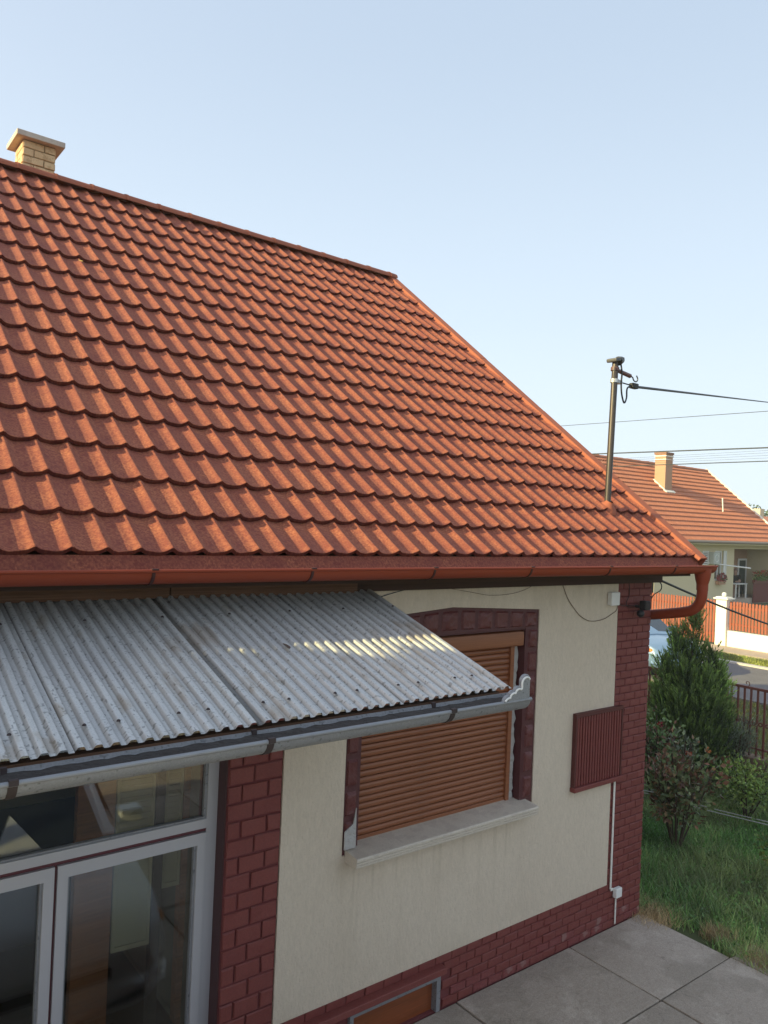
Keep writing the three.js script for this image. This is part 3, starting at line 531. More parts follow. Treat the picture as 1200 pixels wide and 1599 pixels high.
{
  const s = group('conduit', scene, thing('white painted conduit with small socket box at the foot of the brick corner', 'conduit'));
  mesh('conduit_strip', rbox(5.752, .345, .007, 5.772, 1.29, .018, .004), M.whiteRough, s);
  mesh('socket_box', rbox(5.80, .262, .008, 5.885, .345, .05, .008), M.white, s);
  mesh('conduit_strip', rbox(5.765, .325, .007, 5.80, .347, .018, .004), M.whiteRough, s);
  mesh('conduit_strip', rbox(5.838, .02, .007, 5.853, .262, .017, .004), M.whiteRough, s);
  rebase(s, 5.8, .02, .008);
}
{ // mast on the roof
  const s = group('roof_mast', scene, thing('steel cable mast standing on the roof near the gable end', 'mast'));
  const b = [5.737, 3.60, -.16], t = [5.775, 4.955, -.16];
  mesh('pole', uvBox(cyl(b, t, .028, .028, 20)), M.steel, s);
  { const g = new RoundedBoxGeometry(.13, .035, .11, 2, .012); g.rotateZ(.2); g.translate(5.775, 4.972, -.16); mesh('rain_cap', uvBox(g), M.steelCap, s); const h = new THREE.CylinderGeometry(.03, .042, .05, 14); h.rotateZ(-1.2); h.translate(5.815, 4.972, -.14); mesh('cable_entry', uvBox(h), M.steelCap, s); }
  mesh('clamp', merge([uvBox(cyl([5.769, 4.768, -.16], [5.770, 4.80, -.16], .036, .036, 18)), rbox(5.795, 4.765, -.185, 5.86, 4.80, -.135, .006)]), M.galv, s);
  mesh('insulator', uvBox(cyl([5.74, 4.895, -.165], [6.0, 4.862, -.16], .018, .02, 14)), mat({ color: [.14, .055, .05], roughness: .35 }), s);
  mesh('collar', uvBox(cyl([5.7715, 4.875, -.16], [5.7725, 4.905, -.16], .037, .037, 18)), mat({ color: [.12, .06, .055], roughness: .5 }), s);
  mesh('hook', uvBox(tube([[6.0, 4.862, -.16], [6.04, 4.855, -.16], [6.06, 4.83, -.16], [6.10, 4.825, -.16], [6.12, 4.85, -.16], [6.10, 4.88, -.16]], .006, 30, 8)), M.steelCap, s);
  mesh('strain_clamp', merge([rbox(6.02, 4.755, -.185, 6.11, 4.805, -.135, .01), uvBox(cyl([5.86, 4.785, -.16], [6.03, 4.78, -.16], .006))]), M.rubber, s);
  mesh('drop_loop', uvBox(tube([[5.812, 4.965, -.135], [5.82, 4.86, -.12], [5.815, 4.76, -.12], [5.84, 4.66, -.125], [5.885, 4.60, -.13], [5.93, 4.65, -.14], [5.95, 4.74, -.15], [6.03, 4.78, -.16]], .0075, 50, 8)), M.rubber, s);
  mesh('earth_wire', uvBox(tube([[5.735, 4.90, -.135], [5.715, 4.82, -.13], [5.725, 4.70, -.13], [5.735, 4.55, -.135]], .004, 24, 6)), M.cable, s);
  const fl = new THREE.LatheGeometry([[.10, -.02], [.085, .012], [.05, .04], [.036, .065], [.033, .07]].map(p => new THREE.Vector2(...p)), 18); fl.rotateX(PITCH * .75); fl.translate(5.739, 3.648, -.165);
  mesh('flashing', uvBox(fl), M.trim, s);
  rebase(s, 5.737, 3.63, -.16);
}
{ // service cable and street wires
  const sag = (a, b, s, n = 16) => { const p = []; for (let i = 0; i <= n; i++) { const t = i / n; p.push([lerp(a[0], b[0], t), lerp(a[1], b[1], t) - 4 * s * t * (1 - t), lerp(a[2], b[2], t)]); } return p; };
  mesh('service_cable', uvBox(tube(sag([6.11, 4.778, -.16], [21, 7.08, -6.1], .0), .0125, 60, 8)), M.rubber, scene, thing('thick black service cable running from the roof mast to the right', 'cable'));
  const wire = (a, b, r, label, cat = 'power line') => { const k = (60 - a[2]) / (b[2] - a[2]), j = (-80 - a[2]) / (b[2] - a[2]); const P = t => [21, a[1] + (b[1] - a[1]) * t, a[2] + (b[2] - a[2]) * t]; mesh('power_line', uvBox(tube([P(j), P(0), P(1), P(k)], r, 60, 6)), M.cable, scene, thing(label, cat)); };
  wire([21, 6.948, -14], [21, 6.849, -6.14], .009, 'single thin wire crossing the sky just below the service cable');
  wire([21, 5.905, -11.27], [21, 5.85, -6.1], .021, 'dark wire passing across the top of the far chimney');
  wire([21, 5.475, -11.1], [21, 5.483, -6.09], .015, 'dark wire crossing the middle of the far chimney');
  for (const [a, b, l] of [[5.74, 5.775, 'uppermost of the very fine pale lines between the two dark wires'], [5.68, 5.71, 'second highest very fine pale line between the dark wires'], [5.615, 5.64, 'second lowest very fine pale line between the dark wires'], [5.555, 5.57, 'lowest very fine pale line between the dark wires']]) wire([21, a, -9], [21, b, -6.1], .0035, l);
  mesh('garden_cable', uvBox(tube(sag([6.28, 3.02, .05], [12.8, 1.88, -1.25], .05), .011, 60, 8)), M.rubber, scene, thing('black cable slanting down from the house corner across the far fence', 'cable'));
}
{ // yellow leaf on the roof, dark leaf on the canopy
  const leaf = (x) => { const s = new THREE.Shape(); s.moveTo(0, -x); s.bezierCurveTo(x * .6, -x * .4, x * .5, x * .5, 0, x); s.bezierCurveTo(-x * .5, x * .5, -x * .6, -x * .4, 0, -x); const g = new THREE.ExtrudeGeometry(s, { depth: .002, bevelEnabled: false, curveSegments: 6 }); const p = g.attributes.position; for (let i = 0; i < p.count; i++) p.setZ(i, p.getZ(i) + p.getY(i) * p.getY(i) * 5 + Math.abs(p.getX(i)) * .5); g.rotateX(-1.2); return uvBox(g); };
  mesh('yellow_leaf', leaf(.04), mat({ color: [.55, .36, .08] }), scene, thing('small yellow leaf lying on the red roof tiles', 'leaf')).position.copy(roofP(1.81, 3.60, .05));
  const l2 = mesh('dry_leaf', leaf(.03), mat({ color: [.09, .055, .04] }), scene, thing('small dark dry leaf lying on the grey canopy', 'leaf')); l2.position.set(1.98, 3.016 - .3113 * .72 + .022, .72); l2.rotation.set(.35, 1, 0);
}

// ================================================================ GARDEN
function cloud(n, sample, f) { // leaf cloud: sample(i) -> {p, dir, w, l, c}
  const P = [], C = [], I = []; let k = 0; const up = V(0, 1, 0);
  for (let i = 0; i < n; i++) {
    const s = sample(i); if (!s) continue;
    const d = s.dir.clone().normalize(), side = d.clone().cross(V(f() - .5, f() - .5, f() - .5)).normalize(), nn = side.clone().cross(d);
    const a = s.p, m = a.clone().addScaledVector(d, s.l * .45), e = a.clone().addScaledVector(d, s.l).addScaledVector(nn, s.l * -.12);
    const q = [a, m.clone().addScaledVector(side, s.w / 2).addScaledVector(nn, s.w * .16), e, m.clone().addScaledVector(side, -s.w / 2).addScaledVector(nn, s.w * .16)];
    for (const v of q) { P.push(v.x, v.y, v.z); C.push(...s.c); }
    I.push(k, k + 1, k + 2, k, k + 2, k + 3); k += 4;
  }
  const g = new THREE.BufferGeometry(); g.setAttribute('position', new THREE.Float32BufferAttribute(P, 3)); g.setAttribute('color', new THREE.Float32BufferAttribute(C, 3)); g.setIndex(I); g.computeVertexNormals(); return g;
}
const sph = f => { const z = f() * 2 - 1, a = f() * 6.2832, r = Math.sqrt(1 - z * z); return V(r * Math.cos(a), z, r * Math.sin(a)); };
const RIGHT = V(.79, 0, .61), TOCAM = V(-.61, 0, .79);
{ // upright juniper
  const f = rng(404), t = group('conifer', scene, thing('tall dark green feathery conifer in front of the iron fence', 'conifer')), B = V(10.2, 0, -1.88);
  // plumes: [across, tip height, radius, towards the viewer, tone]
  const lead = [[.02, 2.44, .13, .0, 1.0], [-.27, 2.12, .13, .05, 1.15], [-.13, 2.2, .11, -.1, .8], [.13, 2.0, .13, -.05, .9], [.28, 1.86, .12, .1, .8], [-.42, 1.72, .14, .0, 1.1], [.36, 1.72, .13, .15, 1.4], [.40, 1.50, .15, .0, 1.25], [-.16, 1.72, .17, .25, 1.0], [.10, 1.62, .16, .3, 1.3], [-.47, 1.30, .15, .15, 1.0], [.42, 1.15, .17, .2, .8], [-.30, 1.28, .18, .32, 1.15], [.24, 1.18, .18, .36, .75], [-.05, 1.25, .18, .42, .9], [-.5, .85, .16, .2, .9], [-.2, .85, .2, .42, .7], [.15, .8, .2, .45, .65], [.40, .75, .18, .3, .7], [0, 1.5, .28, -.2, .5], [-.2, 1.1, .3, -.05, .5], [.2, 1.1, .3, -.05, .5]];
  const P = [], C = [], I = []; let k = 0;
  const spray = (p, d, L, tone) => {
    const side0 = d.clone().cross(V(f() - .5, f() - .5, f() - .5)).normalize(), n = 17;
    for (let i = 0; i < n; i++) {
      const u = (i + .5) / n, a = p.clone().addScaledVector(d, u * L), sgn = i % 2 ? 1 : -1;
      const dd = d.clone().multiplyScalar(.8).addScaledVector(side0, sgn * (.55 * (1 - u) + .12)).addScaledVector(V(f() - .5, f() - .5, f() - .5), .35).normalize();
      const l = L * (.42 - .2 * u) * (.8 + .4 * f()), w = .0055 + .003 * f(), sd = dd.clone().cross(V(f() - .5, f() - .5, f() - .5)).normalize();
      const e = a.clone().addScaledVector(dd, l), m = a.clone().addScaledVector(dd, l * .4);
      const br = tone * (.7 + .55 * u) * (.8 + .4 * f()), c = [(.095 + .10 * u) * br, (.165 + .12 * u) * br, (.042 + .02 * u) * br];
      const q = [a, m.clone().addScaledVector(sd, w), e, m.clone().addScaledVector(sd, -w)];
      for (const v of q) { P.push(v.x, v.y, v.z); C.push(...c); } I.push(k, k + 1, k + 2, k, k + 2, k + 3); k += 4;
    }
  };
  for (const [dx, h, r, dz, tone] of lead) {
    const n = Math.round(250 * (h / 1.6) * (r / .22));
    for (let i = 0; i < n; i++) {
      const u = Math.pow(f(), .8), y = .10 + (h - .22) * u, taper = Math.pow(1 - u, .8) * 1.15 + .08;
      const a = f() * 6.2832, rad = r * taper * Math.sqrt(.25 + .75 * f()) * 1.25, o = V(Math.cos(a), 0, Math.sin(a));
      const lx = dx * .9 * (.35 + .65 * Math.min(1, u * 1.8)), base = B.clone().addScaledVector(RIGHT, lx).addScaledVector(TOCAM, dz * (.4 + .6 * u)).addScaledVector(o, rad); base.y = y;
      const d = o.multiplyScalar(.55 - .25 * u).add(V(0, .8, 0)).addScaledVector(RIGHT, dx * .35).normalize();
      
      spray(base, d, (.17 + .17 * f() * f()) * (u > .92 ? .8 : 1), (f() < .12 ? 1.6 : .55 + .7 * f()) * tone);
    }
  }
  const g = new THREE.BufferGeometry(); g.setAttribute('position', new THREE.Float32BufferAttribute(P, 3)); g.setAttribute('color', new THREE.Float32BufferAttribute(C, 3)); g.setIndex(I); g.computeVertexNormals();
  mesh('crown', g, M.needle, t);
  mesh('trunk', merge([cyl([B.x, 0, B.z], [B.x, 1.9, B.z], .05, .012, 10), cyl([B.x, .3, B.z], [B.x - .25, 1.6, B.z - .2], .03, .008, 8), cyl([B.x, .3, B.z], [B.x + .3, 1.3, B.z + .25], .03, .008, 8)]), M.woodDark, t);
  rebase(t, B.x, 0, B.z);
}
function bush(name, x, z, h, w, n, leaf, cols, label, seed, opt = {}) {
  const f = rng(seed), t = group(name, scene, thing(label, opt.cat || 'bush')), stems = [], tips = [];
  const ns = opt.stems || 7;
  for (let i = 0; i < ns; i++) {
    const a = i / ns * 6.283 + f(), sp = w * (.25 + .75 * f()) * .8, hh = h * (.65 + .35 * f()), m = [x + Math.cos(a) * sp * .55, hh * .5, z + Math.sin(a) * sp * .55], e = [x + Math.cos(a) * sp, hh, z + Math.sin(a) * sp];
    stems.push(tube([[x + Math.cos(a) * .03, -.02, z + Math.sin(a) * .03], m, e], .009, 8, 5)); tips.push([V(...m), V(...e)]);
    const e2 = [m[0] + (f() - .5) * w, m[1] + h * .3, m[2] + (f() - .5) * w]; stems.push(tube([m, [lerp(m[0], e2[0], .5), m[1] + h * .2, lerp(m[2], e2[2], .5)], e2], .006, 6, 5)); tips.push([V(...m), V(...e2)]);
  }
  const clusters = []; for (const [m, e] of tips) for (const u of opt.low ? [.1, .3, .6, .85, 1.0] : [.35, .7, 1.0]) clusters.push([m.clone().lerp(e, u), .10 + .08 * f(), cols[Math.floor(f() * cols.length)]]);
  const g = cloud(n, () => { const [c, r, col] = clusters[Math.floor(f() * clusters.length)]; const o = sph(f); const p = c.clone().addScaledVector(o, r * Math.cbrt(f()) * (opt.spread || 1) * w / .4); if (p.y < .01) p.y = .01 + f() * .05; const k = .55 + .8 * f(); return { p, dir: o.clone().multiplyScalar(.8).add(V(f() - .5, (opt.rise ?? .1) + f() * .3, f() - .5)), w: leaf * (opt.slim ?? .62) * (.7 + .6 * f()), l: leaf * (.7 + .6 * f()), c: mul(f() < .25 ? cols[Math.floor(f() * cols.length)] : col, k) }; }, f);
  mesh('foliage', g, M.leaf, t); mesh('stem', merge(stems), mat({ color: opt.stemCol || [.07, .045, .03], roughness: .9 }), t);
  if (opt.flowers) for (const [fx, fy, fz, c] of opt.flowers) { const o = mesh('flower', cloud(16, () => { const q = sph(f); return { p: V(fx, fy, fz).addScaledVector(q, .012), dir: q, w: .03, l: .035, c: mul(c, .7 + .5 * f()) }; }, f), M.leaf, t); }
  rebase(t, x, 0, z); return t;
}
bush('rose_bush', 7.85, -.62, 1.02, .50, 1500, .072, [[.20, .095, .05], [.22, .10, .055], [.17, .22, .08], [.20, .22, .09], [.30, .19, .08], [.13, .18, .06], [.15, .19, .07]], 'large rose bush with dark reddish leaves and bare lower stems on the lawn', 501, { stems: 13, spread: .72, low: 1 });
bush('rose_bush', 9.1, -1.72, 1.05, .30, 800, .06, [[.15, .24, .08], [.21, .30, .11], [.28, .15, .09]], 'green rose bush beside the brick corner behind the reddish rose', 502, { flowers: [[8.95, .98, -1.55, [.3, .02, .02]]] });
bush('rose_bush', 8.75, -1.12, .95, .26, 520, .06, [[.15, .22, .08], [.24, .28, .13], [.32, .17, .09], [.17, .20, .12]], 'sparse rose bush with one orange bloom in front of the conifer', 503, { flowers: [[8.92, .84, -.88, [.5, .16, .03]], [8.7, .80, -1.0, [.4, .08, .03]]] });
bush('shrub', 9.5, -.66, .66, .50, 1900, .05, [[.22, .33, .06], [.30, .38, .09], [.15, .24, .06]], 'yellow green leafy shrub below the corner of the fence wall', 504, { cat: 'shrub', low: 1 });
bush('shrub', 10.45, -1.36, 1.0, .40, 3000, .05, [[.22, .26, .18], [.28, .31, .23], [.16, .2, .13]], 'grey green fine leaved shrub between the conifer and the fence', 505, { cat: 'shrub', slim: .16, rise: .8, stems: 12 });
bush('shrub', 8.05, .52, .50, .34, 800, .045, [[.22, .26, .04], [.28, .29, .06], [.13, .19, .04]], 'bright yellow green shrub at the right edge of the lawn', 506, { cat: 'shrub', low: 1 });
bush('shrub', 10.0, -2.75, .8, .34, 900, .05, [[.06, .11, .04], [.09, .13, .05]], 'low dark shrub behind the brick corner at the foot of the fence', 507, { cat: 'shrub', low: 1 });
{ // two thin white pipes along the bed
  for (const [o, l] of [[0, 'thin white pipe lying across the lawn, the nearer of the pair'], [.11, 'thin white pipe lying across the lawn, the farther of the pair']])
    mesh('garden_pipe', uvBox(tube([[8.1 + o, .075, -2.6], [8.93 + o, .06, -1.70], [9.08 + o, .055, -.95], [9.27 + o, .06, -.25], [9.6 + o, .06, 1.2]], .0055, 40, 6)), mat({ color: [.5, .49, .46], roughness: .6 }), scene, thing(l, 'pipe'));
}
function blades(name, n, place, hgt, cols, wid, seed, label) { // grass of individual blades
  const f = rng(seed), g = new THREE.BufferGeometry();
  g.setAttribute('position', new THREE.Float32BufferAttribute([-.5, 0, 0, .5, 0, 0, -.36, .55, .12, .36, .55, .12, 0, 1, .45], 3)); g.setIndex([0, 1, 3, 0, 3, 2, 2, 3, 4]); g.computeVertexNormals();
  const m = new THREE.InstancedMesh(g, M.blade, n), o = new THREE.Object3D(), c = new THREE.Color(); let k = 0;
  for (let i = 0; i < n; i++) { const s = place(f); if (!s) continue; const q = s[2] ?? 1; o.position.set(s[0], -.045, s[1]); const h = hgt * (.5 + f()) * q; o.scale.set(wid * (.7 + .6 * f()), h, h * (.5 + 1.2 * f())); o.rotation.set((f() - .5) * .7, f() * 6.283, (f() - .5) * .7); o.updateMatrix(); m.setMatrixAt(k, o.matrix); const a = cols[Math.floor(clamp(f() * .6 + 1.6 * (vnoise(s[0] * .11 + 3, s[1] * .11 + 3, 7, 7, 61) - .3), 0, .999) * cols.length)], b = (.5 + .75 * f()) * (.62 + .9 * vnoise(s[0] * .13 + 5, s[1] * .13 + 5, 23, 23, 62)); c.setRGB(a[0] * b, a[1] * b, a[2] * b); m.setColorAt(k, c); k++; }
  m.count = k; m.name = numbered(name); m.userData = { kind: 'stuff', label, category: 'grass' }; m.receiveShadow = m.castShadow = true; scene.add(m); return m;
}
{
  const edge = z => 6.30 + (z > .0 ? .10 : 0) + .10 * Math.sin(z * 5.1) + .06 * Math.sin(z * 13 + 1);
  const pat = (x, z) => fbm((x * .11 + 9) % 1, (z * .11 + 9) % 1, 6, 6, 3, 77);
  blades('lawn_grass', 95000, f => { const z = rr(-3.6, 2.6, f), x = 6.26 + 4.6 * Math.pow(f(), 1.35); if (x < edge(z) && !(x > edge(z) - .12 && f() < .25)) return null; const q = pat(x, z); return [x, z, .45 + 1.5 * q * q * (f() < .08 ? 2.2 : 1)]; }, .11, [[.10, .25, .05], [.14, .32, .06], [.17, .37, .08], [.22, .40, .10], [.30, .38, .13]], .0085, 901, 'green uncut lawn grass in the garden beside the house corner');
  // broad low clover among the grass
  { const f = rng(902), g = cloud(9000, () => { const z = rr(-3.4, 2.4, f), x = 6.35 + 4.4 * Math.pow(f(), 1.3); if (x < edge(z) + .04) return null; if (pat(x, z) < .48 && f() < .7) return null; return { p: V(x, -.02 + f() * .07, z), dir: V(f() - .5, f() * .25, f() - .5), w: .022 + .012 * f(), l: .03 + .015 * f(), c: mul([.14, .28, .06], .5 + .9 * f()) }; }, f); mesh('clover', g, M.leaf, scene, { kind: 'stuff', label: 'low clover leaves spread through the lawn grass', category: 'ground cover' }); }
  blades('dry_grass', 4500, f => { const c = f() < .5 ? [6.34, -.02, .22] : f() < .5 ? [6.5, .62, .10] : [6.42, 1.05, .16]; return [c[0] + (f() + f() - 1) * c[2] * 1.3, c[1] + (f() + f() - 1) * c[2] * 1.6, .9]; }, .10, [[.55, .40, .20], [.66, .50, .27], [.36, .26, .13]], .004, 903, 'dry straw coloured grass along the edge of the concrete slabs');
  blades('joint_weeds', 500, f => { const j = Math.floor(f() * 3); return j === 0 ? [5.248 + (f() - .5) * .02, f() * 2.4, .35] : j === 1 ? [6.2 + f() * .2, .84 + (f() - .5) * .04, .35] : [5.55 + f() * .65, .012 + f() * .02, .5]; }, .06, [[.06, .09, .03], [.16, .12, .05]], .004, 905, 'small weeds growing in the joints of the concrete slabs');
  blades('verge_grass', 26000, f => [rr(11.1, 16.0, f), rr(-9, -1.0, f), .8], .10, [[.22, .23, .05], [.28, .26, .06], [.17, .20, .045]], .012, 904, 'yellowish grass verge between the iron fence and the road');
  blades('far_verge_grass', 16000, f => [rr(20.34, 21.75, f), rr(-13, -3.6, f), .8], .08, [[.28, .32, .05], [.34, .36, .07], [.2, .26, .045]], .016, 906, 'sunlit grass strip between the road and the far sidewalk');
}
{ // own iron fence along the street on a low concrete wall
  const fx = 10.92, z0 = -6.2, z1 = 2.6, f = rng(12);
  const fe = group('iron_fence', scene, thing('brown painted iron bar fence on a low concrete wall along the garden', 'fence'));
  mesh('base_wall', rbox(fx - .12, -.1, z0, fx + .12, .34, z1, .012), M.ironBase, fe);
  const top = 1.29, bot = .45;
  mesh('top_rail', rbox(fx - .016, top - .02, z0, fx + .016, top + .016, z1, .003), M.iron, fe);
  mesh('bottom_rail', rbox(fx - .012, bot - .014, z0, fx + .012, bot + .014, z1, .003), M.iron, fe);
  const bar = rbox(-.012, .34, -.013, .012, top - .02, .013, .003, 1), orn = new THREE.TorusGeometry(.024, .011, 6, 12); orn.rotateY(Math.PI / 2); uvBox(orn);
  for (let z = -1.646 + .0955 * 44; z > z0; z -= .0955) { if (Math.abs(z + 1.74) < .05) continue; const b = mesh('bar', bar, M.iron, fe); b.position.set(fx, 0, z + (f() - .5) * .004); if (z > -2.2 && z < 1) { const o = mesh('ornament', uvBox(orn.clone()), M.iron, fe); o.position.set(fx, .80 + (f() - .5) * .004, z - .0477); } }
  for (const z of [-1.735, -3.9, .72]) mesh('post', rbox(fx - .035, .3, z - .03, fx + .035, 1.32, z + .03, .006), M.iron, fe);
  const curl = tube([[0, 0, 0], [0, .03, .02], [0, .065, .01], [0, .06, -.03], [0, .03, -.02]], .006, 20, 6); for (const z of [-1.41, .2]) { const c = mesh('scroll', uvBox(curl.clone()), M.iron, fe); c.position.set(fx, top + .01, z); }
  rebase(fe, fx, 0, (z0 + z1) / 2);
}

// ================================================================ STREET AND NEIGHBOUR
{ // picket fences, gate post
  const fx = 23.0, f = rng(88);
  const picket = (h) => { const s = new THREE.Shape(); s.moveTo(-.034, 0); s.lineTo(.034, 0); s.lineTo(.034, h - .03); s.lineTo(0, h); s.lineTo(-.034, h - .03); s.lineTo(-.034, 0); const g = new THREE.ExtrudeGeometry(s, { depth: .022, bevelEnabled: false }); g.rotateY(-Math.PI / 2); return uvBox(g); };
  const run = (z0, z1, y0, y1, label, wall) => {
    const fe = group('picket_fence', scene, thing(label, 'fence')), g = picket(y1 - y0);
    for (let z = z0 + .05; z < z1 - .03; z += .098) { const p = mesh('picket', g, M.picket, fe); p.position.set(fx, y0 + (f() - .5) * .02, z); p.rotation.x = (f() - .5) * .012; }
    for (const y of [y0 + (y1 - y0) * .2, y0 + (y1 - y0) * .8]) mesh('rail', box(fx + .002, y - .03, z0, fx + .04, y + .03, z1), M.picket, fe);
    if (wall) { mesh('base_wall', rbox(fx - .1, -.1, z0, fx + .12, wall, z1, .01), M.post, fe); }
    rebase(fe, fx, 0, (z0 + z1) / 2);
  };
  run(-13.6, -8.44, .06, 1.40, 'orange brown picket gate fence reaching the ground left of the white post');
  run(-8.06, -2.5, .52, 1.40, 'orange brown picket fence on a white wall right of the white post', .49);
  const p = group('gate_post', scene, thing('white gate post with a flat cap and ball on top', 'gate post'));
  mesh('shaft', rbox(fx - .16, -.1, -8.42, fx + .18, 1.43, -8.08, .012), M.post, p);
  mesh('cap', merge([rbox(fx - .22, 1.43, -8.48, fx + .24, 1.475, -8.02, .01), rbox(fx - .17, 1.475, -8.43, fx + .19, 1.51, -8.07, .012)]), M.post, p);
  mesh('ball', new THREE.SphereGeometry(.072, 18, 14).translate(fx + .01, 1.575, -8.25), M.post, p);
  rebase(p, fx, 0, -8.25);
}
function tiledRoof(parent, x0, x1, eave, ridge, courses, mt, pitchW = .2) { // [y, z] eave and ridge; each course one mesh
  const dy = ridge[0] - eave[0], dz = ridge[1] - eave[1], L = Math.hypot(dy, dz), a = Math.atan2(dy, -dz), len = L / courses, nx = Math.round((x1 - x0) / pitchW * 6);
  const P = [], I = [], rows = [[len * 1.08, -.005], [.04, .05], [.0, .042], [.003, -.012]];
  for (const [t, l] of rows) for (let i = 0; i <= nx; i++) { const x = x0 + (x1 - x0) * i / nx, s = (i / 6) % 1, w = .03 * Math.pow(Math.abs(Math.cos(Math.PI * s)), 1.6); P.push(x, l + w, -t); }
  for (let j = 0; j < rows.length - 1; j++) for (let i = 0; i < nx; i++) { const q = j * (nx + 1) + i, b = q + nx + 1; I.push(q, b, q + 1, q + 1, b, b + 1); }
  const g = new THREE.BufferGeometry(); g.setAttribute('position', new THREE.Float32BufferAttribute(P, 3)); g.setIndex(I); const gg = uvBox(toCreasedNormals(g.toNonIndexed(), .6));
  for (let k = 0; k < courses; k++) { const m = mesh('tile_course', gg, mt, parent); m.position.set((k % 2) * .015, eave[0] + dy * k / courses, eave[1] + dz * k / courses); m.rotation.x = a; }
}
{ // house across the street
  const f = rng(55), n = group('neighbour_house', scene, thing('cream house across the street with orange tiled roof and a brick chimney', 'house'));
  const x0 = 30.2, x1 = 41.6, ey = 3.08, ez = -14.82, ry = 7.0, rz = -19.54, zw = -15.3, bz = 2 * rz - ez;
  const roof = group('roof', n);
  tiledRoof(roof, 30.0, 41.7, [ey, ez], [ry, rz], 18, M.tileFar);
  mesh('rear_slope', sweepX([[rz, ry], [bz, ey], [bz, ey - .1], [rz, ry - .12], [ez + .1, ey - .08], [ez + .1, ey - .04]], 30.05, 41.65, true, .1), M.tileFar, roof);
  for (let i = 0; i < 30; i++) { const g = new THREE.CylinderGeometry(.12, .13, .41, 10, 1, true, 0, Math.PI); g.rotateZ(Math.PI / 2); g.rotateX(-Math.PI / 2 + Math.PI / 2); const m = mesh('ridge_cap', g, M.tileFar, roof); m.position.set(30.2 + i * .39, ry - .02 + (f() - .5) * .02, rz); }
  const vergeL = Math.hypot(ry - ey, rz - ez), va = Math.atan2(ry - ey, -(rz - ez));
  for (const x of [29.93, 41.72]) { const g = box(-.05, -.10, -vergeL - .1, .05, .11, .1); const m = mesh('verge_board', g, M.post, roof); m.position.set(x, ey, ez); m.rotation.x = va; }
  mesh('eave_gutter', uvBox(cyl([29.95, ey - .03, ez + .1], [41.7, ey - .03, ez + .1], .07, .07, 10)), mat({ color: [.30, .24, .19], roughness: .7 }), roof);
  mesh('soffit', box(30.1, ey - .16, zw - .1, 41.6, ey - .10, ez + .06), M.wallFar, roof);
  mesh('vent_pipe', uvBox(cyl([37.3, 4.55, -16.1], [37.3, 5.25, -16.15], .03, .03, 8)), M.post, roof);
  // walls with the recessed porch
  mesh('wall', merge([
    slab([[x0, -.1], [37.05, -.1], [37.05, 2.96], [x0, 2.96]], [rect(35.25, 1.18, 35.98, 2.62)], zw - .3, zw),
    box(37.05, 2.72, zw - .3, 41.6, 2.96, zw), box(41.45, -.1, zw - .3, 41.6, 2.72, zw), box(36.8, -.1, zw - 1.5, 37.05, 2.95, zw - .3),
    slab([[0, -.1], [8.5, -.1], [8.5, 2.9], [4.25, 6.7], [0, 2.9]], [], 0, .3).rotateY(Math.PI / 2).translate(x0, 0, zw - .01),
    slab([[0, -.1], [8.5, -.1], [8.5, 2.9], [4.25, 6.7], [0, 2.9]], [], -.3, 0).rotateY(Math.PI / 2).translate(x1, 0, zw - .01), box(x0, -.1, zw - 8.5, x1, 2.9, zw - 8.2)]), M.wallFar, n);
  mesh('porch_back_wall', box(37.05, -.1, zw - 1.6, 41.5, 2.95, zw - 1.5), mat({ color: [.40, .24, .15], roughness: .9 }), n);
  mesh('porch_floor', box(37.05, -.1, zw - 1.5, 41.45, .24, zw + .02), M.paving, n);
  mesh('porch_ceiling', box(37.05, 2.72, zw - 1.5, 41.45, 2.76, zw - .3), M.woodDark, n);
  mesh('porch_pillar', box(39.0, .1, zw - 1.5, 39.35, 2.72, zw - 1.25), mat({ color: [.42, .36, .30], roughness: .9 }), n);
  const d = group('porch_door', n); mesh('door_frame', merge([box(40.3, .1, zw - 1.499, 40.4, 2.15, zw - 1.44), box(41.1, .1, zw - 1.499, 41.2, 2.15, zw - 1.44), box(40.4, 2.05, zw - 1.499, 41.1, 2.15, zw - 1.44)]), M.white, d); mesh('door_leaf', box(40.4, .1, zw - 1.498, 41.1, 2.05, zw - 1.47), mat({ color: [.03, .05, .035], roughness: .4 }), d);
  const w = group('window', n);
  mesh('window_frame', merge([box(35.25, 1.18, zw - .14, 35.33, 2.62, zw - .06), box(35.9, 1.18, zw - .14, 35.98, 2.62, zw - .06), box(35.33, 2.54, zw - .14, 35.9, 2.62, zw - .06), box(35.33, 1.18, zw - .14, 35.9, 1.26, zw - .06), box(35.6, 1.26, zw - .13, 35.66, 2.54, zw - .07)]), M.white, w);
  mesh('pane', box(35.33, 1.26, zw - .11, 35.9, 2.54, zw - .10), M.glass, w); mesh('window_back', box(35.25, 1.18, zw - .299, 35.98, 2.62, zw - .25), M.dark, w);
  const sh = group('window_shutter', n); mesh('shutter_frame', merge([box(36.0, 1.18, zw + .002, 36.04, 2.62, zw + .04), box(36.24, 1.18, zw + .002, 36.28, 2.62, zw + .04), box(36.04, 2.54, zw + .002, 36.24, 2.62, zw + .04), box(36.04, 1.18, zw + .002, 36.24, 1.26, zw + .04)]), M.white, sh); mesh('shutter_panel', box(36.04, 1.26, zw + .002, 36.24, 2.54, zw + .02), M.white, sh);
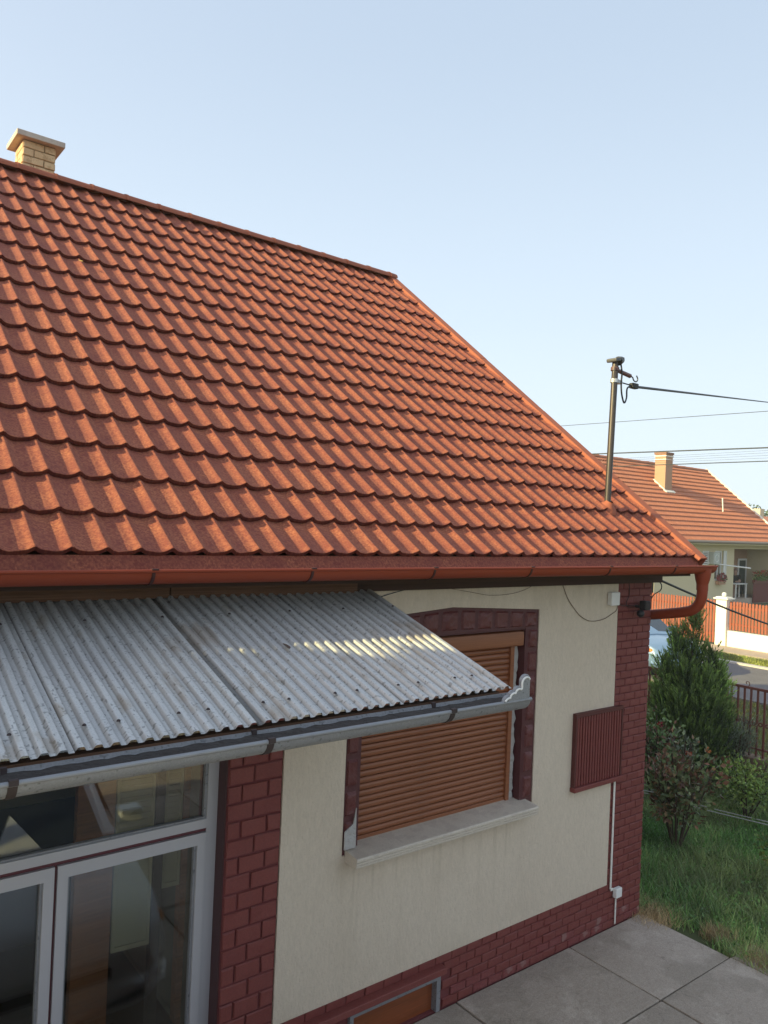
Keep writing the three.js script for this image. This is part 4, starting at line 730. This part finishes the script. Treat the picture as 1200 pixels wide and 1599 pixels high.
  const sh2 = group('window_shutter', n); mesh('shutter_frame', merge([box(34.05, 1.95, zw + .002, 34.1, 2.6, zw + .05), box(34.55, 1.95, zw + .002, 34.6, 2.6, zw + .05), box(34.1, 2.55, zw + .002, 34.55, 2.6, zw + .05), box(34.1, 1.95, zw + .002, 34.55, 2.0, zw + .05)]), M.white, sh2); mesh('shutter_backing', box(34.1, 2.0, zw + .002, 34.55, 2.55, zw + .01), M.dark, sh2); for (let i = 0; i < 6; i++) mesh('slat', box(34.1, 2.03 + i * .09, zw + .012, 34.55, 2.08 + i * .09, zw + .04), M.white, sh2);
  const ch = group('chimney', n); mesh('shaft', box(34.5, 4.6, -18.25, 35.12, 7.36, -17.65), M.brickFar, ch);
  mesh('band', merge([box(34.47, 7.18, -18.28, 35.15, 7.24, -17.62), box(34.47, 7.02, -18.28, 35.15, 7.06, -17.62)]), M.post, ch); mesh('top_course', box(34.46, 7.30, -18.29, 35.16, 7.40, -17.61), mat({ color: [.26, .14, .09], roughness: .9 }), ch);
  const fl = (ax) => box(34.42, 0, -.04, 35.2, .04, .04); { const m = mesh('flashing', merge([box(34.40, -.02, .0, 35.22, .06, .16), box(34.40, -.02, -.85, 34.49, .07, .0)]), M.post, ch); m.position.set(0, ey + (ry - ey) * ((-17.63 - ez) / (rz - ez)) + .05, -17.63); m.rotation.x = va; }
  mesh('bracket_rod', uvBox(cyl([34.5, 2.04, zw], [36.9, 1.83, zw + .9], .025, .04, 8)), M.white, n);
  rebase(n, 35.9, 0, -19.5);
  { const a = group('air_conditioner', scene, thing('pale grey air conditioner box on the wall of the house across the street', 'air conditioner')); mesh('casing', rbox(34.65, 1.98, zw + .01, 35.2, 2.55, zw + .28, .03), mat({ color: [.48, .50, .45], roughness: .6 }), a); mesh('grille', uvBox(new THREE.TorusGeometry(.17, .02, 6, 20).translate(34.9, 2.26, zw + .285)), M.white, a); rebase(a, 34.92, 2.0, zw); }
  { const g = group('flower_box', scene, thing('window box of red flowers under the narrow window across the street', 'flower box')), q = rng(9); mesh('box', box(35.35, 1.0, zw + .01, 35.95, 1.16, zw + .2), M.brickFar, g); mesh('blossoms', cloud(240, () => { const o = sph(q); return { p: V(35.7 + o.x * .33, 1.3 + o.y * .24, zw + .14 + o.z * .12), dir: sph(q), w: .07, l: .09, c: q() < .65 ? [.36, .05, .06] : [.08, .12, .04] }; }, q), M.leaf, g); rebase(g, 35.65, 1, zw + .1); }
  { // porch front: balustrade planter with flowers
    const b = group('porch_balustrade', scene, thing('dark red wooden porch balustrade in front of the seated person', 'balustrade')); for (let i = 0; i < 24; i++) mesh('board', box(38.95 + i * .11, .0, zw + .05, 39.045 + i * .11, .98, zw + .09), mat({ color: [.15, .035, .028], roughness: .7 }), b); mesh('rail', box(38.9, .98, zw + .03, 41.6, 1.04, zw + .12), M.iron, b); rebase(b, 40.2, 0, zw + .07);
    const q = rng(19), p = group('planter', scene, thing('long planter of green leaves and red flowers on the porch balustrade', 'planter')); mesh('trough', box(38.95, 1.045, zw + .0, 41.5, 1.16, zw + .16), M.iron, p); mesh('flowers', cloud(900, () => { const y = q(); return { p: V(39.05 + q() * 2.5, 1.12 + y * .5, zw + .1 + (q() - .5) * .3), dir: sph(q), w: .07, l: .1, c: y > .55 && q() < .6 ? [.42, .06, .03] : mul([.12, .17, .03], .6 + q()) }; }, q), M.leaf, p); rebase(p, 40.2, 1.045, zw + .08);
  }
  { // table, chair and seated person
    const t = group('porch_table', scene, thing('small white table in the porch across the street', 'table')); mesh('table_top', rbox(37.35, .80, zw - .45, 38.5, .84, zw + .0, .01), M.white, t); for (const [x, z] of [[37.42, -.4], [38.43, -.4], [37.42, -.05], [38.43, -.05]]) mesh('leg', box(x - .025, .1, zw + z - .025, x + .025, .80, zw + z + .025), M.white, t); rebase(t, 37.9, .1, zw - .2); t.position.y += .142;
    const c = group('porch_chair', scene, thing('dark chair under the seated person in the porch across the street', 'chair')); mesh('seat', rbox(38.35, .50, zw - 1.0, 38.8, .54, zw - .55, .01), M.rubber, c); mesh('backrest', rbox(38.76, .54, zw - 1.0, 38.8, 1.0, zw - .55, .01), M.rubber, c); for (const [x, z] of [[38.38, -.97], [38.77, -.97], [38.38, -.58], [38.77, -.58]]) mesh('leg', box(x - .02, .1, zw + z - .02, x + .02, .50, zw + z + .02), M.rubber, c); rebase(c, 38.57, .1, zw - .78); c.position.y += .142; c.position.x += .25;
    const per = group('person', scene, thing('person in dark top seated at the white porch table across the street', 'person'));
    const J = { hip: [38.58, .64, zw - .78], chest: [38.52, 1.0, zw - .78], neck: [38.46, 1.20, zw - .77], head: [38.42, 1.38, zw - .76], kL: [38.14, .62, zw - .68], kR: [38.14, .62, zw - .9], fL: [38.12, .17, zw - .66], fR: [38.16, .17, zw - .92], sL: [38.48, 1.14, zw - .58], sR: [38.48, 1.14, zw - .98], eL: [38.40, .90, zw - .5], eR: [38.40, .90, zw - 1.04], hL: [38.12, .88, zw - .56], hR: [38.12, .9, zw - .9] };
    const bones = (list, c0, size, res) => { const mc = new MarchingCubes(res, new THREE.MeshStandardMaterial(), false, false, 60000); mc.isolation = 0; const fld = mc.field, hs = size / 2; for (let k = 0; k < res; k++) for (let j = 0; j < res; j++) for (let i = 0; i < res; i++) { const p = V(c0[0] + (i / res * 2 - 1) * hs, c0[1] + (j / res * 2 - 1) * hs, c0[2] + (k / res * 2 - 1) * hs); let acc = 0; for (const [a, b, ra, rb] of list) { const A = V(...a), B = V(...b).sub(A), h = clamp(p.clone().sub(A).dot(B) / B.lengthSq(), 0, 1); const dd = p.distanceTo(A.addScaledVector(B, h)) - lerp(ra, rb, h); acc += Math.exp(-dd * 45); } fld[i + j * res + k * res * res] = Math.log(acc + 1e-20) / 45; } mc.update(); const g = new THREE.BufferGeometry(), n2 = mc.count; const P = mc.positionArray.slice(0, n2 * 3); for (let q = 0; q < P.length; q += 3) { P[q] = c0[0] + P[q] * hs; P[q + 1] = c0[1] + P[q + 1] * hs; P[q + 2] = c0[2] + P[q + 2] * hs; } g.setAttribute('position', new THREE.BufferAttribute(P, 3)); g.setAttribute('normal', new THREE.BufferAttribute(mc.normalArray.slice(0, n2 * 3), 3)); g.computeVertexNormals(); return g; };
    const cen = [38.4, .85, zw - .77];
    mesh('body', bones([[J.hip, J.chest, .15, .15], [J.chest, J.neck, .14, .06], [J.neck, J.head, .05, .07], [J.head, [38.41, 1.42, zw - .76], .09, .085], [[38.36, 1.36, zw - .76], [38.33, 1.37, zw - .76], .05, .018], [J.hip, J.kL, .1, .075], [J.hip, J.kR, .1, .075], [J.kL, J.fL, .065, .045], [J.kR, J.fR, .065, .045], [J.fL, [38.0, .13, zw - .66], .045, .035], [J.fR, [38.02, .13, zw - .92], .045, .035], [J.sL, J.eL, .06, .045], [J.sR, J.eR, .06, .045], [J.eL, J.hL, .045, .035], [J.eR, J.hR, .045, .035], [J.chest, J.sL, .1, .06], [J.chest, J.sR, .1, .06]], cen, 1.7, 72), mat({ color: [.36, .22, .16], roughness: .8 }), per);
    mesh('top', bones([[J.hip, J.chest, .162, .165], [J.chest, [38.47, 1.15, zw - .77], .155, .085], [J.sL, [38.44, 1.0, zw - .54], .075, .066], [J.sR, [38.44, 1.0, zw - 1.0], .075, .066], [J.chest, J.sL, .11, .07], [J.chest, J.sR, .11, .07]], cen, 1.7, 72), mat({ color: [.03, .028, .03], roughness: .9 }), per);
    mesh('hair', bones([[[38.45, 1.43, zw - .76], [38.47, 1.38, zw - .76], .095, .085]], [38.45, 1.4, zw - .76], .4, 24), mat({ color: [.02, .015, .012], roughness: .7 }), per);
    rebase(per, 38.4, .1, zw - .77); per.position.y += .145; per.position.x += .25;
  }
}
{ // far houses and trees
  const h = group('far_house', scene, thing('distant house with cream chimney behind the right end of the orange roof', 'house'));
  mesh('wall', box(69, -.1, -38, 84, 3.2, -27), M.wallFar, h); mesh('roof', slab([[-28.4, 3.1], [-33, 5.15], [-37.6, 3.1]].map(([z, y]) => [-z, y]), [], 0, 15.6).rotateY(-Math.PI / 2 + Math.PI).translate(68.7, 0, 0), M.tileFar, h);
  const far = h.children[1]; far.geometry = sweepX([[-26.4, 3.0], [-32.5, 5.3], [-38.6, 3.0]], 68.7, 84.4, true, .1);
  mesh('chimney', box(69.9, 4.2, -30.75, 70.6, 5.85, -30.15), mat({ color: [.62, .52, .36], roughness: .9 }), h); rebase(h, 76, 0, -32.5);
  const tree = (x, z, hh, r, seed, label) => { const f = rng(seed), t = group('tree', scene, thing(label, 'tree')); const cl = []; for (let i = 0; i < 26; i++) { const o = sph(f); cl.push([V(x + o.x * r * .75, hh * .62 + o.y * hh * .3, z + o.z * r * .75), r * (.25 + .2 * f())]); } mesh('crown', cloud(5200, () => { const [c, q] = cl[Math.floor(f() * cl.length)], o = sph(f); return { p: c.clone().addScaledVector(o, q * Math.cbrt(f())), dir: sph(f), w: .22, l: .36, c: mul([.06, .10, .03], .5 + f()) }; }, f), M.leaf, t); mesh('trunk', merge([cyl([x, -.1, z], [x, hh * .6, z], r * .09, r * .04, 8), cyl([x, hh * .35, z], [x + r * .4, hh * .7, z + r * .2], r * .04, r * .015, 6), cyl([x, hh * .35, z], [x - r * .4, hh * .68, z - r * .2], r * .04, r * .015, 6)]), M.woodDark, t); rebase(t, x, 0, z); };
  tree(92, -39.5, 6.9, 3.4, 71, 'round green tree far behind the distant cream chimney');
  tree(95, -34.5, 6.3, 3.2, 72, 'lower green tree at the right edge beyond the distant roof');
  tree(104, -47, 7.2, 3.6, 73, 'farther green tree left of the distant cream chimney');
  const f = rng(123), g = cloud(14000, () => { const a = -1.35 + f() * 1.6, R = 210 + f() * 40; const hh = 3.2 + 2.2 * vnoise(a * .3 + .5, .5, 40, 3, 5); return { p: V(Math.cos(a) * R, f() * hh, Math.sin(a) * R), dir: sph(f), w: 1.3, l: 2, c: mul([.06, .09, .035], .5 + f()) }; }, f);
  mesh('far_wood', g, M.leaf, scene, { kind: 'stuff', label: 'distant band of trees along the horizon', category: 'trees' });
}
{ // unseen tree added left of the view so its crown shades the canopy
  const f = rng(811), t = group('added_shade_tree', scene, thing('added unseen tree left of the view, placed to shade the porch canopy', 'tree')), C0 = V(-2.1, 4.3, 1.05), cl = [];
  for (let i = 0; i < 70; i++) { const o = sph(f); cl.push([V(C0.x + o.x * .55, C0.y + o.y * 1.25, Math.max(.04, C0.z - .06 + o.z * .9)), .30 + .12 * f()]); }
  mesh('crown', cloud(22000, () => { const [c, q] = cl[Math.floor(f() * cl.length)], o = sph(f); return { p: c.clone().addScaledVector(o, q * Math.cbrt(f())), dir: sph(f), w: .07, l: .11, c: mul([.10, .16, .04], .5 + f()) }; }, f), M.leaf, t);
  mesh('trunk', merge([cyl([-2.1, -.1, 1.05], [-2.1, 5.0, 1.05], .09, .03, 10), cyl([-2.1, 2.7, 1.05], [-1.8, 4.2, 1.4], .035, .012, 8), cyl([-2.1, 2.9, 1.05], [-2.4, 4.4, .7], .035, .012, 8)]), M.woodDark, t);
  rebase(t, -2.1, 0, 1.05);
}
// ---- cars
function makeCar(name, label, col, seed) {
  const c = group(name, scene, thing(label, 'car')), paint = pmat({ color: col, roughness: .35, clearcoat: 1, clearcoatRoughness: .05, metalness: .1 }), glassM = pmat({ color: [.02, .025, .03], roughness: .03, clearcoat: 1 }), dk = M.rubber;
  const ring = (x, w, y0, y1, k) => { const pts = []; const q = [[0, y0], [.85, y0], [.97, y0 + .10], [1, y0 + (y1 - y0) * .45], [.985, y1 - .10], [.93, y1 - .02], [.8, y1], [0, y1 + k]]; for (const [u, y] of q) pts.push([x, y, u * w]); for (let i = q.length - 2; i > 0; i--) pts.push([x, q[i][1], -q[i][0] * w]); return pts; };
  const loft = (rings) => { const P = [], I = [], n = rings[0].length; for (const r of rings) for (const p of r) P.push(...p); for (let j = 0; j < rings.length - 1; j++) for (let i = 0; i < n; i++) { const a = j * n + i, b = j * n + (i + 1) % n; I.push(a, a + n, b, b, a + n, b + n); } for (let i = 1; i < n - 1; i++) { I.push(0, i, i + 1); const o = (rings.length - 1) * n; I.push(o, o + i + 1, o + i); } const g = new THREE.BufferGeometry(); g.setAttribute('position', new THREE.Float32BufferAttribute(P, 3)); g.setIndex(I); return uvBox(toCreasedNormals(g.toNonIndexed(), .6)); };
  // +x is the front
  mesh('body', loft([ring(-2.02, .70, .42, .72, .0), ring(-1.96, .80, .30, .88, .01), ring(-1.6, .84, .24, .93, .02), ring(-.4, .85, .22, .92, .02), ring(.75, .85, .22, .90, .02), ring(1.15, .84, .22, .86, .03), ring(1.6, .82, .24, .79, .03), ring(1.88, .76, .28, .70, .02), ring(2.0, .64, .34, .60, .0)]), paint, c);
  const cab = (x, w, y0, y1) => { const q = [[0, y0], [1, y0], [.97, lerp(y0, y1, .35)], [.88, lerp(y0, y1, .85)], [.80, y1 - .01], [0, y1 + .02]]; const pts = q.map(([u, y]) => [x, y, u * w]); for (let i = q.length - 2; i > 0; i--) pts.push([x, q[i][1], -q[i][0] * w]); return pts; };
  mesh('cabin', loft([cab(-1.92, .72, .86, .90), cab(-1.55, .76, .88, 1.36), cab(-1.1, .77, .9, 1.45), cab(-.2, .77, .9, 1.47), cab(.25, .76, .9, 1.40), cab(1.08, .73, .86, .90)]), paint, c);
  const quad = (a, b, d, e) => { const g = new THREE.BufferGeometry(); const A = [a, b, d, e].map(p => V(...p)); const nn = A[1].clone().sub(A[0]).cross(A[3].clone().sub(A[0])).normalize().multiplyScalar(.012); const T2 = A.map(p => p.clone().add(nn)); const P = []; const tri = (x, y, z) => P.push(...x.toArray(), ...y.toArray(), ...z.toArray()); tri(T2[0], T2[1], T2[2]); tri(T2[0], T2[2], T2[3]); tri(A[0], A[2], A[1]); tri(A[0], A[3], A[2]); for (let i = 0; i < 4; i++) { const j = (i + 1) % 4; tri(A[i], A[j], T2[j]); tri(A[i], T2[j], T2[i]); } g.setAttribute('position', new THREE.Float32BufferAttribute(P, 3)); g.computeVertexNormals(); return uvBox(g); };
  mesh('windshield', quad([.985, .955, -.60], [.32, 1.375, -.545], [.32, 1.375, .545], [.985, .955, .60]).clone(), glassM, c);
  for (const s of [1, -1]) {
    const side = (pts) => { const q = s > 0 ? pts : pts.slice().reverse(); return quad(...q.map(([x, y]) => [x, y, s * (y < 1.1 ? .757 : .672)])); };
    mesh('window', side([[-.42, .97], [.72, .97], [.18, 1.36], [-.42, 1.40]]), glassM, c);
    mesh('window', side([[-1.45, .97], [-.48, .97], [-.48, 1.40], [-1.25, 1.36]]), glassM, c);
    mesh('headlight', new THREE.SphereGeometry(1, 16, 10).scale(.14, .085, .17).translate(1.80, .62, s * .58), pmat({ color: [.75, .76, .78], roughness: .08, clearcoat: 1 }), c);
    mesh('turn_signal', new THREE.SphereGeometry(1, 10, 8).scale(.10, .05, .05).translate(1.72, .64, s * .745), mat({ color: [.6, .2, .02], roughness: .3 }), c);
    mesh('mirror', rbox(.62, .92, s > 0 ? .80 : -1.0, .78, 1.04, s > 0 ? 1.0 : -.80, .03), paint, c);
    mesh('door_handle', rbox(-.36, .80, s * .852 - .012, -.2, .83, s * .852 + .012, .008), dk, c);
    for (const x of [1.25, -1.3]) { const w = group('wheel', c); const ty = new THREE.TorusGeometry(.24, .085, 10, 24); ty.translate(x, .31, s * .76); mesh('tyre', ty, dk, w); const ri = new THREE.CylinderGeometry(.2, .2, .1, 20); ri.rotateX(Math.PI / 2); ri.translate(x, .31, s * .78); mesh('rim', ri, M.galv, w); }
  }
  mesh('grille', rbox(1.955, .47, -.35, 2.02, .54, .35, .01), dk, c); mesh('bumper', loft([ring(1.80, .80, .26, .46, 0), ring(1.98, .72, .26, .45, 0), ring(2.07, .56, .29, .43, 0)]), paint, c);
  return c;
}
const car = makeCar('parked_car', 'light blue car in the street half hidden by the brick corner and conifer', [.17, .27, .42], 1);
car.position.set(17.35, 0, -7.85); car.rotation.y = 255 * D2R;
const car2 = makeCar('parked_car', 'white car close beside the porch, seen only as a reflection in its glass', [.82, .82, .82], 2);
car2.position.set(1.40, 0, 2.6); car2.rotation.y = Math.PI / 2;

renderer.render(scene, camera);
